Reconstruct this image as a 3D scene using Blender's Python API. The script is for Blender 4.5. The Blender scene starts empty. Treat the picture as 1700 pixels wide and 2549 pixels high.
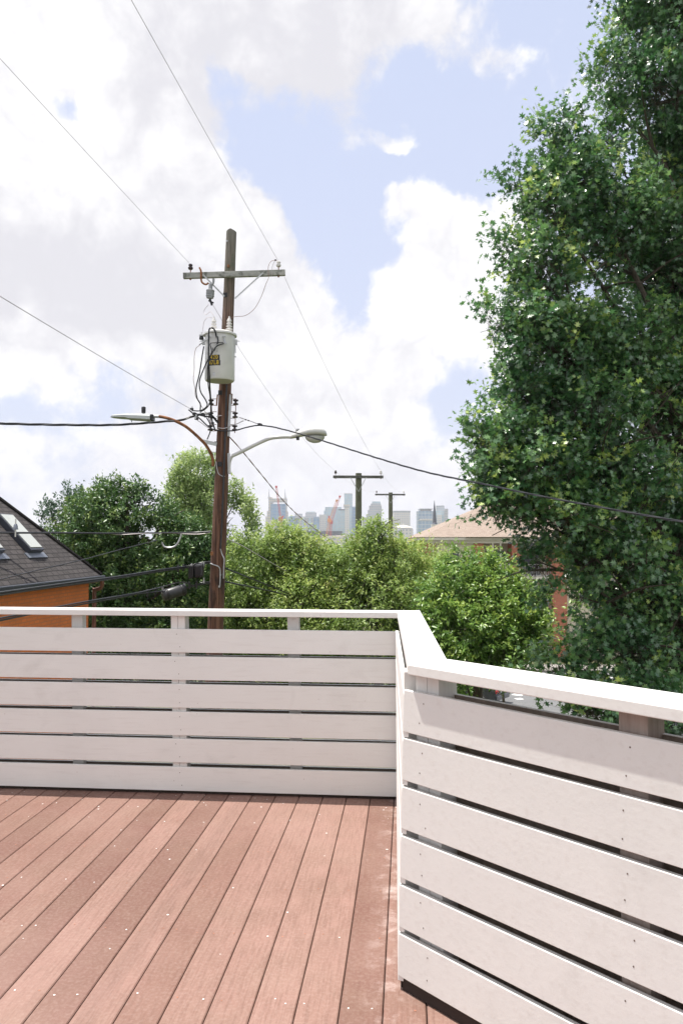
import bpy, math, random
import numpy as np
from mathutils import Vector, Matrix
random.seed(7)
RNG = np.random.default_rng(11)
S = bpy.context.scene
C = S.collection
R = math.radians

# ------------------------------------------------------------------ camera
F = 1982.0
K = 1700.0 / 1568.0
CAM = Vector((0.0, 0.0, 1.5))
YAW, PITCH, ROLL = R(4.76), R(2.15), R(0.1)
Mcam = (Matrix.Rotation(YAW, 3, 'Z') @ Matrix.Rotation(R(90) + PITCH, 3, 'X') @ Matrix.Rotation(ROLL, 3, 'Z'))
FWD = Vector((-math.sin(YAW), math.cos(YAW), 0))
RGT = Vector((math.cos(YAW), math.sin(YAW), 0))
def P(px, py, Z):
    """photo pixel (1700 wide) at a real distance Z in front of the viewer -> world point"""
    d = Mcam @ Vector(((px - 850) / F, (1274.5 - py) / F, -1))
    return CAM + d * (Z / d.dot(FWD))
def PD(x, y, Z):
    return P(x * K, y * K, Z)
def PZ(px, py, z):
    d = Mcam @ Vector(((px - 850) / F, (1274.5 - py) / F, -1))
    return CAM + d * ((z - CAM.z) / d.z)
cd = bpy.data.cameras.new('camera'); cam = bpy.data.objects.new('camera', cd); C.objects.link(cam)
cam.matrix_world = Matrix.Translation(CAM) @ Mcam.to_4x4()
cd.sensor_fit = 'VERTICAL'; cd.sensor_height = 36; cd.lens = F / 2549 * 36
cd.clip_start = 0.05; cd.clip_end = 60000
S.camera = cam

# ------------------------------------------------------------------ helpers
def setp(o, label=None, cat=None, group=None, kind=None):
    if label: o['label'] = label
    if cat: o['category'] = cat
    if group: o['group'] = group
    if kind: o['kind'] = kind
    return o
def thing(name, loc, label, cat, group=None):
    o = bpy.data.objects.new(name, None); C.objects.link(o); o.location = Vector(loc)
    o.empty_display_size = 0.2
    return setp(o, label, cat, group)
def rootloc(p):
    v = Vector((0, 0, 0))
    while p is not None:
        v += p.location; p = p.parent
    return v
def frame(d, up=Vector((0, 0, 1))):
    d = Vector(d).normalized()
    if abs(d.dot(up)) > 0.98: up = Vector((0, 1, 0))
    a = d.cross(up).normalized(); b = a.cross(d).normalized()
    return a, b
class MB:
    def __init__(s): s.v = []; s.f = []; s.m = []
    def add(s, vs, fs, m=0):
        k = len(s.v); s.v += [tuple(v) for v in vs]
        s.f += [tuple(i + k for i in f) for f in fs]; s.m += [m] * len(fs)
    def box(s, x0, y0, z0, x1, y1, z1, m=0):
        s.hexa([(x0, y0), (x1, y0), (x1, y1), (x0, y1)], z0, z1, m); return s
    def hexa(s, poly, z0, z1, m=0):
        n = len(poly)
        a = 0
        for i in range(n):
            a += poly[i][0] * poly[(i + 1) % n][1] - poly[(i + 1) % n][0] * poly[i][1]
        if a < 0: poly = poly[::-1]
        s.add([(p[0], p[1], z0) for p in poly] + [(p[0], p[1], z1) for p in poly],
              [tuple(range(n))[::-1], tuple(range(n, 2 * n))] + [(i, (i + 1) % n, n + (i + 1) % n, n + i) for i in range(n)], m)
        return s
    def obox(s, c, ax, ay, az, m=0):
        c, ax, ay, az = map(Vector, (c, ax, ay, az))
        if ax.cross(ay).dot(az) < 0: ax = -ax
        vs = [c + sx * ax + sy * ay + sz * az for sz in (-1, 1) for sx, sy in ((-1, -1), (1, -1), (1, 1), (-1, 1))]
        s.add(vs, [(3, 2, 1, 0), (4, 5, 6, 7), (0, 1, 5, 4), (1, 2, 6, 5), (2, 3, 7, 6), (3, 0, 4, 7)], m); return s
    def bar(s, a, b, w, h, up=(0, 0, 1), m=0):
        a, b = Vector(a), Vector(b); d = b - a; x, y = frame(d, Vector(up))
        return s.obox((a + b) / 2, x * w / 2, y * h / 2, d / 2, m)
    def tube(s, pts, r, n=10, m=0, cap=True, twist=0):
        pts = [Vector(p) for p in pts]; k = len(s.v); L = len(pts)
        rs = r if isinstance(r, (list, tuple)) else [r] * L
        up = None
        for i, p in enumerate(pts):
            d = (pts[min(i + 1, L - 1)] - pts[max(i - 1, 0)]).normalized()
            if up is None: a, b = frame(d)
            else:
                a = (up - d * up.dot(d)).normalized(); b = a.cross(d).normalized()
            up = a
            for j in range(n):
                t = 2 * math.pi * j / n + twist * i
                s.v.append(tuple(p + (a * math.cos(t) + b * math.sin(t)) * rs[i]))
        for i in range(L - 1):
            for j in range(n):
                q = k + i * n; jj = (j + 1) % n
                s.f.append((q + j, q + n + j, q + n + jj, q + jj)); s.m.append(m)
        if cap:
            s.f.append(tuple(k + j for j in range(n))); s.m.append(m)
            s.f.append(tuple(k + (L - 1) * n + j for j in range(n))[::-1]); s.m.append(m)
        return s
    def lathe(s, c, prof, n=24, axis=(0, 0, 1), m=0):
        c = Vector(c); ax = Vector(axis).normalized(); a, b = frame(ax); k = len(s.v); L = len(prof)
        for r, h in prof:
            for j in range(n):
                t = 2 * math.pi * j / n
                s.v.append(tuple(c + ax * h + (a * math.cos(t) + b * math.sin(t)) * max(r, 1e-4)))
        for i in range(L - 1):
            for j in range(n):
                q = k + i * n; jj = (j + 1) % n
                s.f.append((q + jj, q + n + jj, q + n + j, q + j)); s.m.append(m)
        s.f.append(tuple(k + j for j in range(n))); s.m.append(m)
        s.f.append(tuple(k + (L - 1) * n + j for j in range(n))[::-1]); s.m.append(m)
        return s
    def build(s, name, mats, parent=None, smooth=False, bevel=0, split=False):
        if split:       # one object for every separate piece
            adj = {}
            par = list(range(len(s.v)))
            def find(i):
                while par[i] != i: par[i] = par[par[i]]; i = par[i]
                return i
            for f in s.f:
                for i in f[1:]: par[find(i)] = find(f[0])
            groups = {}
            for f, m in zip(s.f, s.m): groups.setdefault(find(f[0]), []).append((f, m))
            for g in groups.values():
                q = MB(); ids = sorted({i for f, _ in g for i in f}); mp = {j: k for k, j in enumerate(ids)}
                q.v = [s.v[i] for i in ids]; q.f = [tuple(mp[i] for i in f) for f, _ in g]; q.m = [m for _, m in g]
                o = q.build(name, mats, parent, smooth, bevel)
            return o
        off = rootloc(parent)
        me = bpy.data.meshes.new(name)
        me.from_pydata([tuple(Vector(v) - off) for v in s.v], [], s.f)
        for mt in (mats if isinstance(mats, (list, tuple)) else [mats]): me.materials.append(mt)
        me.polygons.foreach_set('material_index', s.m)
        if smooth:
            me.polygons.foreach_set('use_smooth', [True] * len(s.f))
            try: me.set_sharp_from_angle(angle=R(40))
            except Exception: pass
        me.update()
        o = bpy.data.objects.new(name, me); C.objects.link(o)
        if parent is not None: o.parent = parent
        if bevel:
            b = o.modifiers.new('bevel', 'BEVEL'); b.width = bevel; b.segments = 2; b.limit_method = 'ANGLE'
        return o
def arc(pts, n=8):
    """Catmull-Rom through points"""
    pts = [Vector(p) for p in pts]; q = [2 * pts[0] - pts[1]] + pts + [2 * pts[-1] - pts[-2]]; out = []
    for i in range(1, len(q) - 2):
        for k in range(n):
            t = k / n; a, b, c, d = q[i - 1], q[i], q[i + 1], q[i + 2]
            out.append(0.5 * ((2 * b) + (c - a) * t + (2 * a - 5 * b + 4 * c - d) * t * t + (3 * b - a - 3 * c + d) * t ** 3))
    out.append(pts[-1]); return out

# ------------------------------------------------------------------ materials
class NT:
    def __init__(s, name):
        s.mat = bpy.data.materials.new(name); s.mat.use_nodes = True
        s.t = s.mat.node_tree; s.n = s.t.nodes; s.b = s.n['Principled BSDF']
    def new(s, ty, **kw):
        x = s.n.new(ty)
        for k, v in kw.items(): setattr(x, k, v)
        return x
    def link(s, a, b): s.t.links.new(a, b)
    def coord(s, kind='Object', scale=(1, 1, 1), rot=(0, 0, 0)):
        tc = s.new('ShaderNodeTexCoord'); mp = s.new('ShaderNodeMapping')
        mp.inputs['Scale'].default_value = scale; mp.inputs['Rotation'].default_value = rot
        s.link(tc.outputs[kind], mp.inputs[0]); return mp.outputs[0]
    def noise(s, vec, scale=5, detail=4, rough=0.55, dist=0):
        x = s.new('ShaderNodeTexNoise'); x.inputs['Scale'].default_value = scale; x.inputs['Detail'].default_value = detail
        x.inputs['Roughness'].default_value = rough; x.inputs['Distortion'].default_value = dist
        s.link(vec, x.inputs['Vector']); return x.outputs[0]
    def ramp(s, fac, stops, interp='LINEAR'):
        x = s.new('ShaderNodeValToRGB'); x.color_ramp.interpolation = interp
        e = x.color_ramp.elements
        while len(e) < len(stops): e.new(0.5)
        for q, (p, c) in zip(e, stops):
            q.position = p; q.color = (c if len(c) == 4 else (*c, 1)) if not isinstance(c, float) else (c, c, c, 1)
        s.link(fac, x.inputs[0]); return x.outputs[0]
    def mix(s, fac, a, b, mode='MIX'):
        x = s.new('ShaderNodeMix', data_type='RGBA', blend_type=mode)
        for i, v in ((0, fac), (6, a), (7, b)):
            if isinstance(v, (int, float)): x.inputs[i].default_value = v
            elif isinstance(v, tuple): x.inputs[i].default_value = v if len(v) == 4 else (*v, 1)
            else: s.link(v, x.inputs[i])
        return x.outputs[2]
    def math(s, op, a, b=None):
        x = s.new('ShaderNodeMath', operation=op)
        for i, v in ((0, a), (1, b)):
            if v is None: continue
            if isinstance(v, (int, float)): x.inputs[i].default_value = v
            else: s.link(v, x.inputs[i])
        return x.outputs[0]
    def bump(s, h, strength=0.3, dist=0.01):
        x = s.new('ShaderNodeBump'); x.inputs['Strength'].default_value = strength; x.inputs['Distance'].default_value = dist
        s.link(h, x.inputs['Height']); s.link(x.outputs[0], s.b.inputs['Normal'])
    def col(s, c):
        if isinstance(c, tuple): s.b.inputs['Base Color'].default_value = (*c[:3], 1)
        else: s.link(c, s.b.inputs['Base Color'])
    def rough(s, r):
        if isinstance(r, (int, float)): s.b.inputs['Roughness'].default_value = r
        else: s.link(r, s.b.inputs['Roughness'])
def plain(name, c, rough=0.6, metal=0, var=0.12, scale=6, bump=0.15):
    m = NT(name); v = m.coord()
    n = m.noise(v, scale, 5)
    a = tuple(x * (1 - var) for x in c); b = tuple(min(1, x * (1 + var)) for x in c)
    m.col(m.ramp(n, [(0.3, a), (0.7, b)])); m.rough(rough); m.b.inputs['Metallic'].default_value = metal
    if bump: m.bump(m.noise(v, scale * 8, 3), bump, 0.005)
    return m.mat
def paint_wood(name, base, grain_axis=0, dirt=0.27):
    m = NT(name)
    sc = [14, 14, 14]; sc[grain_axis] = 1.2
    v = m.coord('Object', tuple(sc)); g = m.noise(v, 4, 6, 0.6)
    v2 = m.coord('Object'); n = m.noise(v2, 1.7, 5, 0.6); n3 = m.noise(v2, 55, 3, 0.6)
    c = m.ramp(n, [(0.35, tuple(x * 0.94 for x in base)), (0.65, base)])
    stain = m.ramp(m.noise(v2, 2.6, 6, 0.65, 0.6), [(0.58, (0, 0, 0)), (0.76, (dirt, dirt, dirt))])
    c = m.mix(stain, c, (0.42, 0.41, 0.38))
    c = m.mix(m.ramp(g, [(0.52, (0, 0, 0)), (0.74, (0.22, 0.22, 0.22))]), c, (0.50, 0.46, 0.42))
    # small dents and chipped specks
    sp = m.new('ShaderNodeTexVoronoi', feature='F1'); sp.inputs['Scale'].default_value = 9; m.link(v2, sp.inputs['Vector'])
    c = m.mix(m.ramp(sp.outputs['Distance'], [(0.02, (0.55, 0.55, 0.55)), (0.045, (0, 0, 0))]), c, (0.42, 0.36, 0.33))
    m.col(c); m.rough(0.55)
    h = m.math('ADD', m.math('MULTIPLY', g, 0.9), m.math('MULTIPLY', n3, 0.4))
    m.bump(h, 0.16, 0.003)
    return m.mat
M = {}
def oldwood0(name, a, b):
    m = NT(name); g = m.noise(m.coord('Object', (14, 14, 1.5)), 4, 6); m.col(m.ramp(g, [(0.3, a), (0.7, b)])); m.rough(.7); m.bump(g, .3); return m.mat
WB = (0.765, 0.762, 0.737)
M['rail_x'] = paint_wood('white_paint', WB, 0)
M['rail_y'] = paint_wood('white_paint_side', WB, 1, 0.1)
M['rail_z'] = paint_wood('white_paint_post', (0.74, 0.72, 0.69), 2, 0.3)
M['nail'] = plain('nail_hole', (0.16, 0.12, 0.10), 0.8)
# raw outer boards
m = NT('raw_board'); v = m.coord('Object', (2, 14, 14)); g = m.noise(v, 4, 6)
m.col(m.ramp(g, [(0.3, (0.17, 0.135, 0.11)), (0.7, (0.26, 0.21, 0.175))])); m.rough(0.75); m.bump(g, 0.3); M['raw'] = m.mat
M['rawp'] = oldwood0('worn_post', (.27, .21, .18), (.38, .31, .27))
# deck boards
m = NT('deck_board')
at = m.new('ShaderNodeAttribute', attribute_name='tint', attribute_type='GEOMETRY')
v = m.coord('Object', (26, 1.6, 1)); g = m.noise(v, 4, 8, 0.65)
v2 = m.coord('Object'); n1 = m.noise(v2, 3.5, 6, 0.65); n2 = m.noise(v2, 70, 4, 0.7)
sepa = m.new('ShaderNodeSeparateColor'); m.link(at.outputs['Color'], sepa.inputs[0])
c = m.ramp(sepa.outputs[0], [(0.0, (0.122, 0.050, 0.036)), (0.5, (0.196, 0.098, 0.074)), (1.0, (0.278, 0.160, 0.130))])
c = m.mix(m.ramp(n1, [(0.3, (0, 0, 0)), (0.75, (0.6, 0.6, 0.6))]), c, (0.19, 0.118, 0.085))
c = m.mix(m.ramp(g, [(0.38, (0.42, 0.42, 0.42)), (0.56, (0, 0, 0))]), c, (0.12, 0.055, 0.038))
c = m.mix(m.ramp(n2, [(0.45, (0, 0, 0)), (0.8, (0.22, 0.22, 0.22))]), c, (0.50, 0.40, 0.35))
st = m.noise(m.coord('Object', (1.6, 0.9, 1)), 1.9, 8, 0.72, 0.9)
c = m.mix(m.ramp(st, [(0.48, (0, 0, 0)), (0.70, (0.34, 0.34, 0.34))]), c, (0.135, 0.068, 0.047))
ble = m.noise(m.coord('Object', (1, 1, 1), (0, 0, 1.0)), 0.8, 5, 0.6, 0.3)
c = m.mix(m.ramp(ble, [(0.48, (0, 0, 0)), (0.68, (0.25, 0.25, 0.25))]), c, (0.36, 0.235, 0.20))
# pale scuffs where paint dust lies along the side panel
sx = m.new('ShaderNodeSeparateXYZ'); m.link(v2, sx.inputs[0])
near = m.ramp(m.math('ABSOLUTE', m.math('ADD', sx.outputs[0], 0.06)), [(0.0, (1, 1, 1)), (0.11, (0, 0, 0))])
sc = m.ramp(m.noise(v2, 9, 6, 0.7), [(0.5, (0, 0, 0)), (0.7, (0.55, 0.55, 0.55))])
c = m.mix(m.mix(1.0, near, sc, 'MULTIPLY'), c, (0.62, 0.52, 0.49))
m.col(c); m.rough(0.78); m.bump(m.math('ADD', g, m.math('MULTIPLY', n2, 0.5)), 0.35, 0.003); M['deck'] = m.mat
M['screw'] = plain('paint_spot', (0.78, 0.74, 0.72), 0.5, 0, 0.2, 30, 0)
M['screw2'] = plain('rusty_screw', (0.30, 0.13, 0.08), 0.7, 0, 0.3, 30, 0)
M['under'] = plain('dark_base_and_gap_shade', (0.030, 0.020, 0.016), 0.9)
# weathered pole
m = NT('creosote_pole')
sxz = m.new('ShaderNodeSeparateXYZ'); tc = m.new('ShaderNodeTexCoord'); m.link(tc.outputs['Object'], sxz.inputs[0])
v = m.coord('Object', (16, 16, 0.45)); g = m.noise(v, 2.2, 8, 0.7); v2 = m.coord('Object', (3, 3, 0.9)); n = m.noise(v2, 1.3, 6, 0.65, 0.5)
low = m.ramp(g, [(0.33, (0.025, 0.014, 0.011)), (0.48, (0.12, 0.058, 0.036)), (0.70, (0.28, 0.15, 0.10))])
low = m.mix(m.ramp(n, [(0.54, (0, 0, 0)), (0.66, (0.85, 0.85, 0.85))]), low, (0.022, 0.015, 0.012))
hi = m.ramp(g, [(0.3, (0.06, 0.065, 0.05)), (0.5, (0.19, 0.18, 0.15)), (0.75, (0.34, 0.31, 0.27))])
hi = m.mix(m.ramp(n, [(0.5, (0, 0, 0)), (0.66, (0.7, 0.7, 0.7))]), hi, (0.05, 0.10, 0.045))
mr = m.new('ShaderNodeMapRange'); mr.inputs[1].default_value = 11.3; mr.inputs[2].default_value = 13.9
m.link(m.math('ADD', sxz.outputs[2], m.math('MULTIPLY', n, 1.5)), mr.inputs[0])
m.col(m.mix(mr.outputs[0], low, hi)); m.rough(0.85); m.bump(g, 0.9, 0.02); M['pole'] = m.mat
def oldwood(name, a, b, d, axis=0):
    m = NT(name); sc = [9, 9, 9]; sc[axis] = 0.8
    g = m.noise(m.coord('Object', tuple(sc)), 3, 8, 0.7); n = m.noise(m.coord('Object'), 6, 6, 0.7)
    c = m.ramp(g, [(0.3, a), (0.7, b)]); c = m.mix(m.ramp(n, [(0.5, (0, 0, 0)), (0.62, (0.8, 0.8, 0.8))]), c, d)
    m.col(c); m.rough(0.85); m.bump(g, 0.6, 0.01); return m.mat
M['arm'] = oldwood('crossarm_wood', (0.24, 0.25, 0.23), (0.52, 0.51, 0.47), (0.10, 0.105, 0.09))
M['pole_far'] = oldwood('green_treated_pole', (0.06, 0.07, 0.045), (0.20, 0.21, 0.14), (0.10, 0.09, 0.06), 2)
M['arm_far'] = oldwood('far_crossarm', (0.09, 0.09, 0.08), (0.20, 0.20, 0.18), (0.06, 0.06, 0.055))
M['rust'] = plain('rusty_steel', (0.26, 0.115, 0.05), 0.8, 0.2, 0.5, 9)
M['galv'] = plain('galvanised_steel', (0.52, 0.53, 0.54), 0.45, 0.3, 0.12, 14)
M['cable'] = plain('black_cable', (0.022, 0.023, 0.028), 0.45, 0, 0.2, 20, 0)
M['wire'] = plain('bare_wire', (0.50, 0.46, 0.47), 0.5, 0.3, 0.1, 20, 0)
M['wire_copper'] = plain('copper_wire', (0.32, 0.20, 0.17), 0.5, 0.2, 0.1, 20, 0)
M['tank'] = plain('grey_tank_paint', (0.72, 0.715, 0.70), 0.4, 0, 0.09, 2.2, 0.05)
M['porcelain'] = plain('white_porcelain', (0.72, 0.70, 0.67), 0.25, 0, 0.05, 10, 0)
M['brown_porc'] = plain('brown_porcelain', (0.035, 0.018, 0.016), 0.25, 0, 0.2, 10, 0)
M['grey_porc'] = plain('grey_polymer', (0.30, 0.31, 0.32), 0.5, 0, 0.1, 10, 0)
M['black'] = plain('black_plastic', (0.018, 0.018, 0.02), 0.5, 0, 0.2, 8)
M['black_s'] = plain('black_sleeve', (0.03, 0.03, 0.034), 0.38, 0, 0.25, 8)
M['yellow'] = plain('yellow_figures', (0.85, 0.58, 0.02), 0.5, 0, 0.05, 10, 0)
M['ink'] = plain('black_stencil', (0.03, 0.03, 0.03), 0.6, 0, 0.1, 10, 0)
M['lamp_grey'] = plain('lamp_casting', (0.52, 0.55, 0.54), 0.4, 0.1, 0.06, 5, 0)
M['lamp_white'] = plain('lamp_enamel', (0.66, 0.66, 0.64), 0.35, 0, 0.06, 5, 0)
M['lens'] = plain('prismatic_lens', (0.55, 0.56, 0.54), 0.15, 0, 0.08, 20, 0)

# ------------------------------------------------------------------ lights, sky
SUN = Vector((-0.30, 0.095, 1.0)).normalized()
EL = math.asin(SUN.z); AZ = math.atan2(SUN.x, SUN.y)
sl = bpy.data.lights.new('sun', 'SUN'); sl.energy = 4.9; sl.angle = R(0.55); sl.color = (1.0, 0.95, 0.88)
so = bpy.data.objects.new('sun', sl); C.objects.link(so); so.rotation_euler = SUN.to_track_quat('Z', 'Y').to_euler()
so.location = (0, 0, 30)
W = bpy.data.worlds.new('World'); S.world = W; W.use_nodes = True
wn = W.node_tree.nodes; wl = W.node_tree.links; wn.clear()
def wnew(ty, **kw):
    x = wn.new(ty)
    for k, v in kw.items(): setattr(x, k, v)
    return x
def wm(op, a, b=None, c=None):
    x = wnew('ShaderNodeMath', operation=op)
    for i, v in enumerate((a, b, c)):
        if v is None: continue
        if isinstance(v, (int, float)): x.inputs[i].default_value = v
        else: wl.new(v, x.inputs[i])
    return x.outputs[0]
def wmr(v, a, b, c=0.0, d=1.0):
    x = wnew('ShaderNodeMapRange', interpolation_type='SMOOTHSTEP')
    for i, q in zip((1, 2, 3, 4), (a, b, c, d)): x.inputs[i].default_value = q
    wl.new(v, x.inputs[0]); return x.outputs[0]
def wmix(f, a, b):
    x = wnew('ShaderNodeMix', data_type='RGBA')
    for i, v in ((0, f), (6, a), (7, b)):
        if isinstance(v, (int, float)): x.inputs[i].default_value = v
        elif isinstance(v, tuple): x.inputs[i].default_value = (*v, 1)
        else: wl.new(v, x.inputs[i])
    return x.outputs[2]
tc = wnew('ShaderNodeTexCoord'); sp = wnew('ShaderNodeSeparateXYZ'); wl.new(tc.outputs['Generated'], sp.inputs[0])
az = wm('ARCTAN2', sp.outputs[0], sp.outputs[1]); el = wm('ARCSINE', sp.outputs[2])
cb = wnew('ShaderNodeCombineXYZ'); wl.new(az, cb.inputs[0]); wl.new(el, cb.inputs[1])
def wnoise(scale, detail, rough, dist=0.0, vec=None, col=False):
    x = wnew('ShaderNodeTexNoise'); x.inputs['Scale'].default_value = scale; x.inputs['Detail'].default_value = detail
    x.inputs['Roughness'].default_value = rough; x.inputs['Distortion'].default_value = dist
    wl.new(vec or tc.outputs['Generated'], x.inputs['Vector']); return x.outputs['Color' if col else 0]
# domain warp gives the billowing edges
wv = wnew('ShaderNodeVectorMath', operation='SUBTRACT'); wl.new(wnoise(9, 5, 0.62, 0, None, True), wv.inputs[0]); wv.inputs[1].default_value = (0.5, 0.5, 0.5)
ws = wnew('ShaderNodeVectorMath', operation='MULTIPLY'); wl.new(wv.outputs[0], ws.inputs[0]); ws.inputs[1].default_value = (0.10, 0.10, 0)
wa = wnew('ShaderNodeVectorMath', operation='ADD'); wl.new(cb.outputs[0], wa.inputs[0]); wl.new(ws.outputs[0], wa.inputs[1])
def blob(x, y, rx, ry, amp):
    d = (Mcam @ Vector(((x * K - 850) / F, (1274.5 - y * K) / F, -1))).normalized()
    a0, e0 = math.atan2(d.x, d.y), math.asin(d.z)
    n = wnew('ShaderNodeVectorMath', operation='SUBTRACT'); wl.new(wa.outputs[0], n.inputs[0]); n.inputs[1].default_value = (a0, e0, 0)
    q = wnew('ShaderNodeVectorMath', operation='MULTIPLY'); wl.new(n.outputs[0], q.inputs[0])
    cz = math.cos(e0)
    q.inputs[1].default_value = (F * cz / (rx * K), F / (ry * K), 0)
    dd = wnew('ShaderNodeVectorMath', operation='DOT_PRODUCT'); wl.new(q.outputs[0], dd.inputs[0]); wl.new(q.outputs[0], dd.inputs[1])
    return wm('MULTIPLY', wm('EXPONENT', wm('MULTIPLY', dd.outputs['Value'], -0.7)), amp)
CL = [(60, 330, 300, 420, 1.2), (330, 330, 110, 200, .8), (560, 50, 300, 170, 1.0), (730, 200, 90, 110, 0.6), (800, 330, 50, 60, 0.75), (400, 640, 220, 180, 1.2), (580, 480, 60, 55, 1.0),
      (630, 590, 60, 75, 0.9), (700, 750, 60, 60, 1.0), (920, 470, 60, 32, 1.1), (1070, 500, 110, 60, 1.1), (1020, 700, 150, 120, 1.3), (900, 650, 40, 50, 0.9), (780, 920, 260, 150, 1.3), (700, 1090, 420, 100, 0.8),
      (60, 1000, 90, 60, 0.8), (190, 900, 70, 50, 0.7), (330, 1000, 90, 60, 0.5), (1110, 120, 70, 30, 1.05), (1160, 160, 50, 30, .8), (905, 330, 44, 16, .75), (935, 305, 18, 40, .7), (930, 340, 40, 12, .5), (970, 30, 90, 50, 0.9), (1300, 220, 80, 60, 0.8), (150, 700, 260, 90, 1.0),
      (560, 310, 90, 60, -0.8), (690, 360, 110, 90, -1.2), (505, 185, 50, 40, -1.3), (745, 480, 90, 90, -1.3), (770, 620, 62, 90, -1.2), (812, 715, 36, 50, -1.0), (155, 252, 46, 20, -.85), (195, 285, 40, 16, -.8),
      (270, 865, 100, 55, -1.25), (40, 925, 110, 50, -1.2), (230, 965, 100, 45, -.95), (130, 1070, 110, 50, -.7), (390, 1040, 80, 60, -.9), (1060, 920, 75, 100, -1.35), (950, 390, 130, 45, -0.9), (1000, 230, 150, 80, -0.8), (1260, 60, 180, 100, -0.9), (870, 570, 34, 60, -0.9), (1100, 320, 120, 90, -0.8)]
fine = wm('SUBTRACT', wnoise(16, 6, 0.66, 0.3), 0.5)
acc = wm('ADD', wm('MULTIPLY', wm('SUBTRACT', wnoise(3.0, 4, 0.6), 0.5), 1.2), wm('MULTIPLY', fine, 2.4))
bil = wm('SUBTRACT', wm('ABSOLUTE', wm('SUBTRACT', wnoise(11, 5, 0.55, 0.2), 0.5)), 0.07)
acc = wm('ADD', acc, wm('MULTIPLY', bil, 3.0))
for b in CL: acc = wm('ADD', acc, blob(*b))
acc = wm('ADD', acc, wmr(sp.outputs[1], 0.1, -0.35, 0.0, 0.55))  # extra unseen cloud behind the viewer, added to brighten the railings
mask = wmr(acc, -0.25, 0.72)
GR = [(200, 640, 280, 110, 0.9), (560, 90, 330, 200, 0.75), (780, 260, 120, 160, 0.7), (330, 740, 250, 60, 0.6), (620, 950, 260, 60, 0.6), (700, 1090, 500, 45, 0.5), (950, 800, 120, 45, 0.5), (60, 560, 140, 140, 0.5), (450, 300, 100, 160, .4), (1000, 900, 80, 60, .3)]
gr = wm('ADD', wm('MULTIPLY', wm('SUBTRACT', wnoise(6, 7, 0.60, .3), 0.5), 2.2), wm('ADD', wm('MULTIPLY', fine, -1.2), wm('MULTIPLY', bil, -4.5)))
for b in GR: gr = wm('ADD', gr, blob(*b))
gm = wmr(gr, -0.35, 1.35)
sky = wnew('ShaderNodeTexSky', sky_type='NISHITA', sun_disc=False, sun_elevation=EL, sun_rotation=AZ)
sky.air_density = 1.3; sky.dust_density = 2.0; sky.altitude = 150
# everything is in Background units: strength 0.1, so 7.0 = 0.70
VEIL = wmix(wmr(el, 0.15, 0.75), (5.0, 5.35, 6.8), (4.65, 5.15, 6.7))
base = wmix(0.82, sky.outputs[0], VEIL)
cloud = wmix(gm, (7.6, 7.55, 7.6), (5.45, 5.4, 5.75))
colr = wmix(mask, base, cloud)
lowh = wmr(el, -0.02, 0.18, 0.65, 0.0)
colr = wmix(lowh, colr, (5.8, 5.85, 6.5))
bg = wnew('ShaderNodeBackground'); bg.inputs['Strength'].default_value = 0.1; wl.new(colr, bg.inputs[0])
wo = wnew('ShaderNodeOutputWorld'); wl.new(bg.outputs[0], wo.inputs[0])
W.cycles.sampling_method = 'MANUAL'; W.cycles.sample_map_resolution = 512
S.view_settings.view_transform = 'Standard'; S.view_settings.look = 'None'; S.view_settings.gamma = 1
S.view_settings.exposure = 0.58
S.render.engine = 'CYCLES'
cy = S.cycles
cy.use_adaptive_sampling = True; cy.adaptive_threshold = 0.02; cy.use_denoising = True; cy.max_bounces = 5; cy.diffuse_bounces = 3; cy.glossy_bounces = 2; cy.transmission_bounces = 4; cy.transparent_max_bounces = 6; cy.volume_bounces = 0
cy.caustics_reflective = False; cy.caustics_refractive = False; cy.sample_clamp_indirect = 6

# ------------------------------------------------------------------ deck
PITCHB = 0.1394
gap = 0.0034
mb = MB(); tint = []
XE = -0.075 + 0.0
x0 = -0.083
rng = random.Random(3)
def deckboard(xa, xb, ya, yb, t):
    k = len(mb.v); z1 = 0.0; z0 = -0.025; c = 0.0035
    prof = [(xa, z0), (xb, z0), (xb, z1 - c), (xb - c, z1), (xa + c, z1), (xa, z1 - c)]
    for y in (ya, yb):
        for x, z in prof: mb.v.append((x, y, z))
    n = 6
    for i in range(n):
        mb.f.append((k + i, k + (i + 1) % n, k + n + (i + 1) % n, k + n + i)); mb.m.append(0)
    mb.f.append(tuple(k + i for i in range(n))[::-1]); mb.m.append(0); mb.f.append(tuple(k + n + i for i in range(n))); mb.m.append(0)
    tint.extend([t] * 12)
i0 = x0 + 0.0
tt = [0.28, 0.75, 0.78, 0.72, 0.70, 0.45, 0.72, 0.30, 0.78, 0.35, 0.70, 0.55, 0.62, 0.4, 0.6, 0.5, 0.7, 0.35, 0.6, 0.45]
for i in range(-12, 32):
    xb = i0 - i * PITCHB; xa = xb - PITCHB + gap
    t = (tt[i] if 0 <= i < len(tt) else rng.uniform(0.3, 0.8)); t = .5 + (t - .5) * 1.5 - max(0, min(.22, (i - 5) * .05))
    deckboard(xa, xb, -2.2, 4.93 if i >= -1 else 2.9, t)
nb = len(mb.v)
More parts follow.
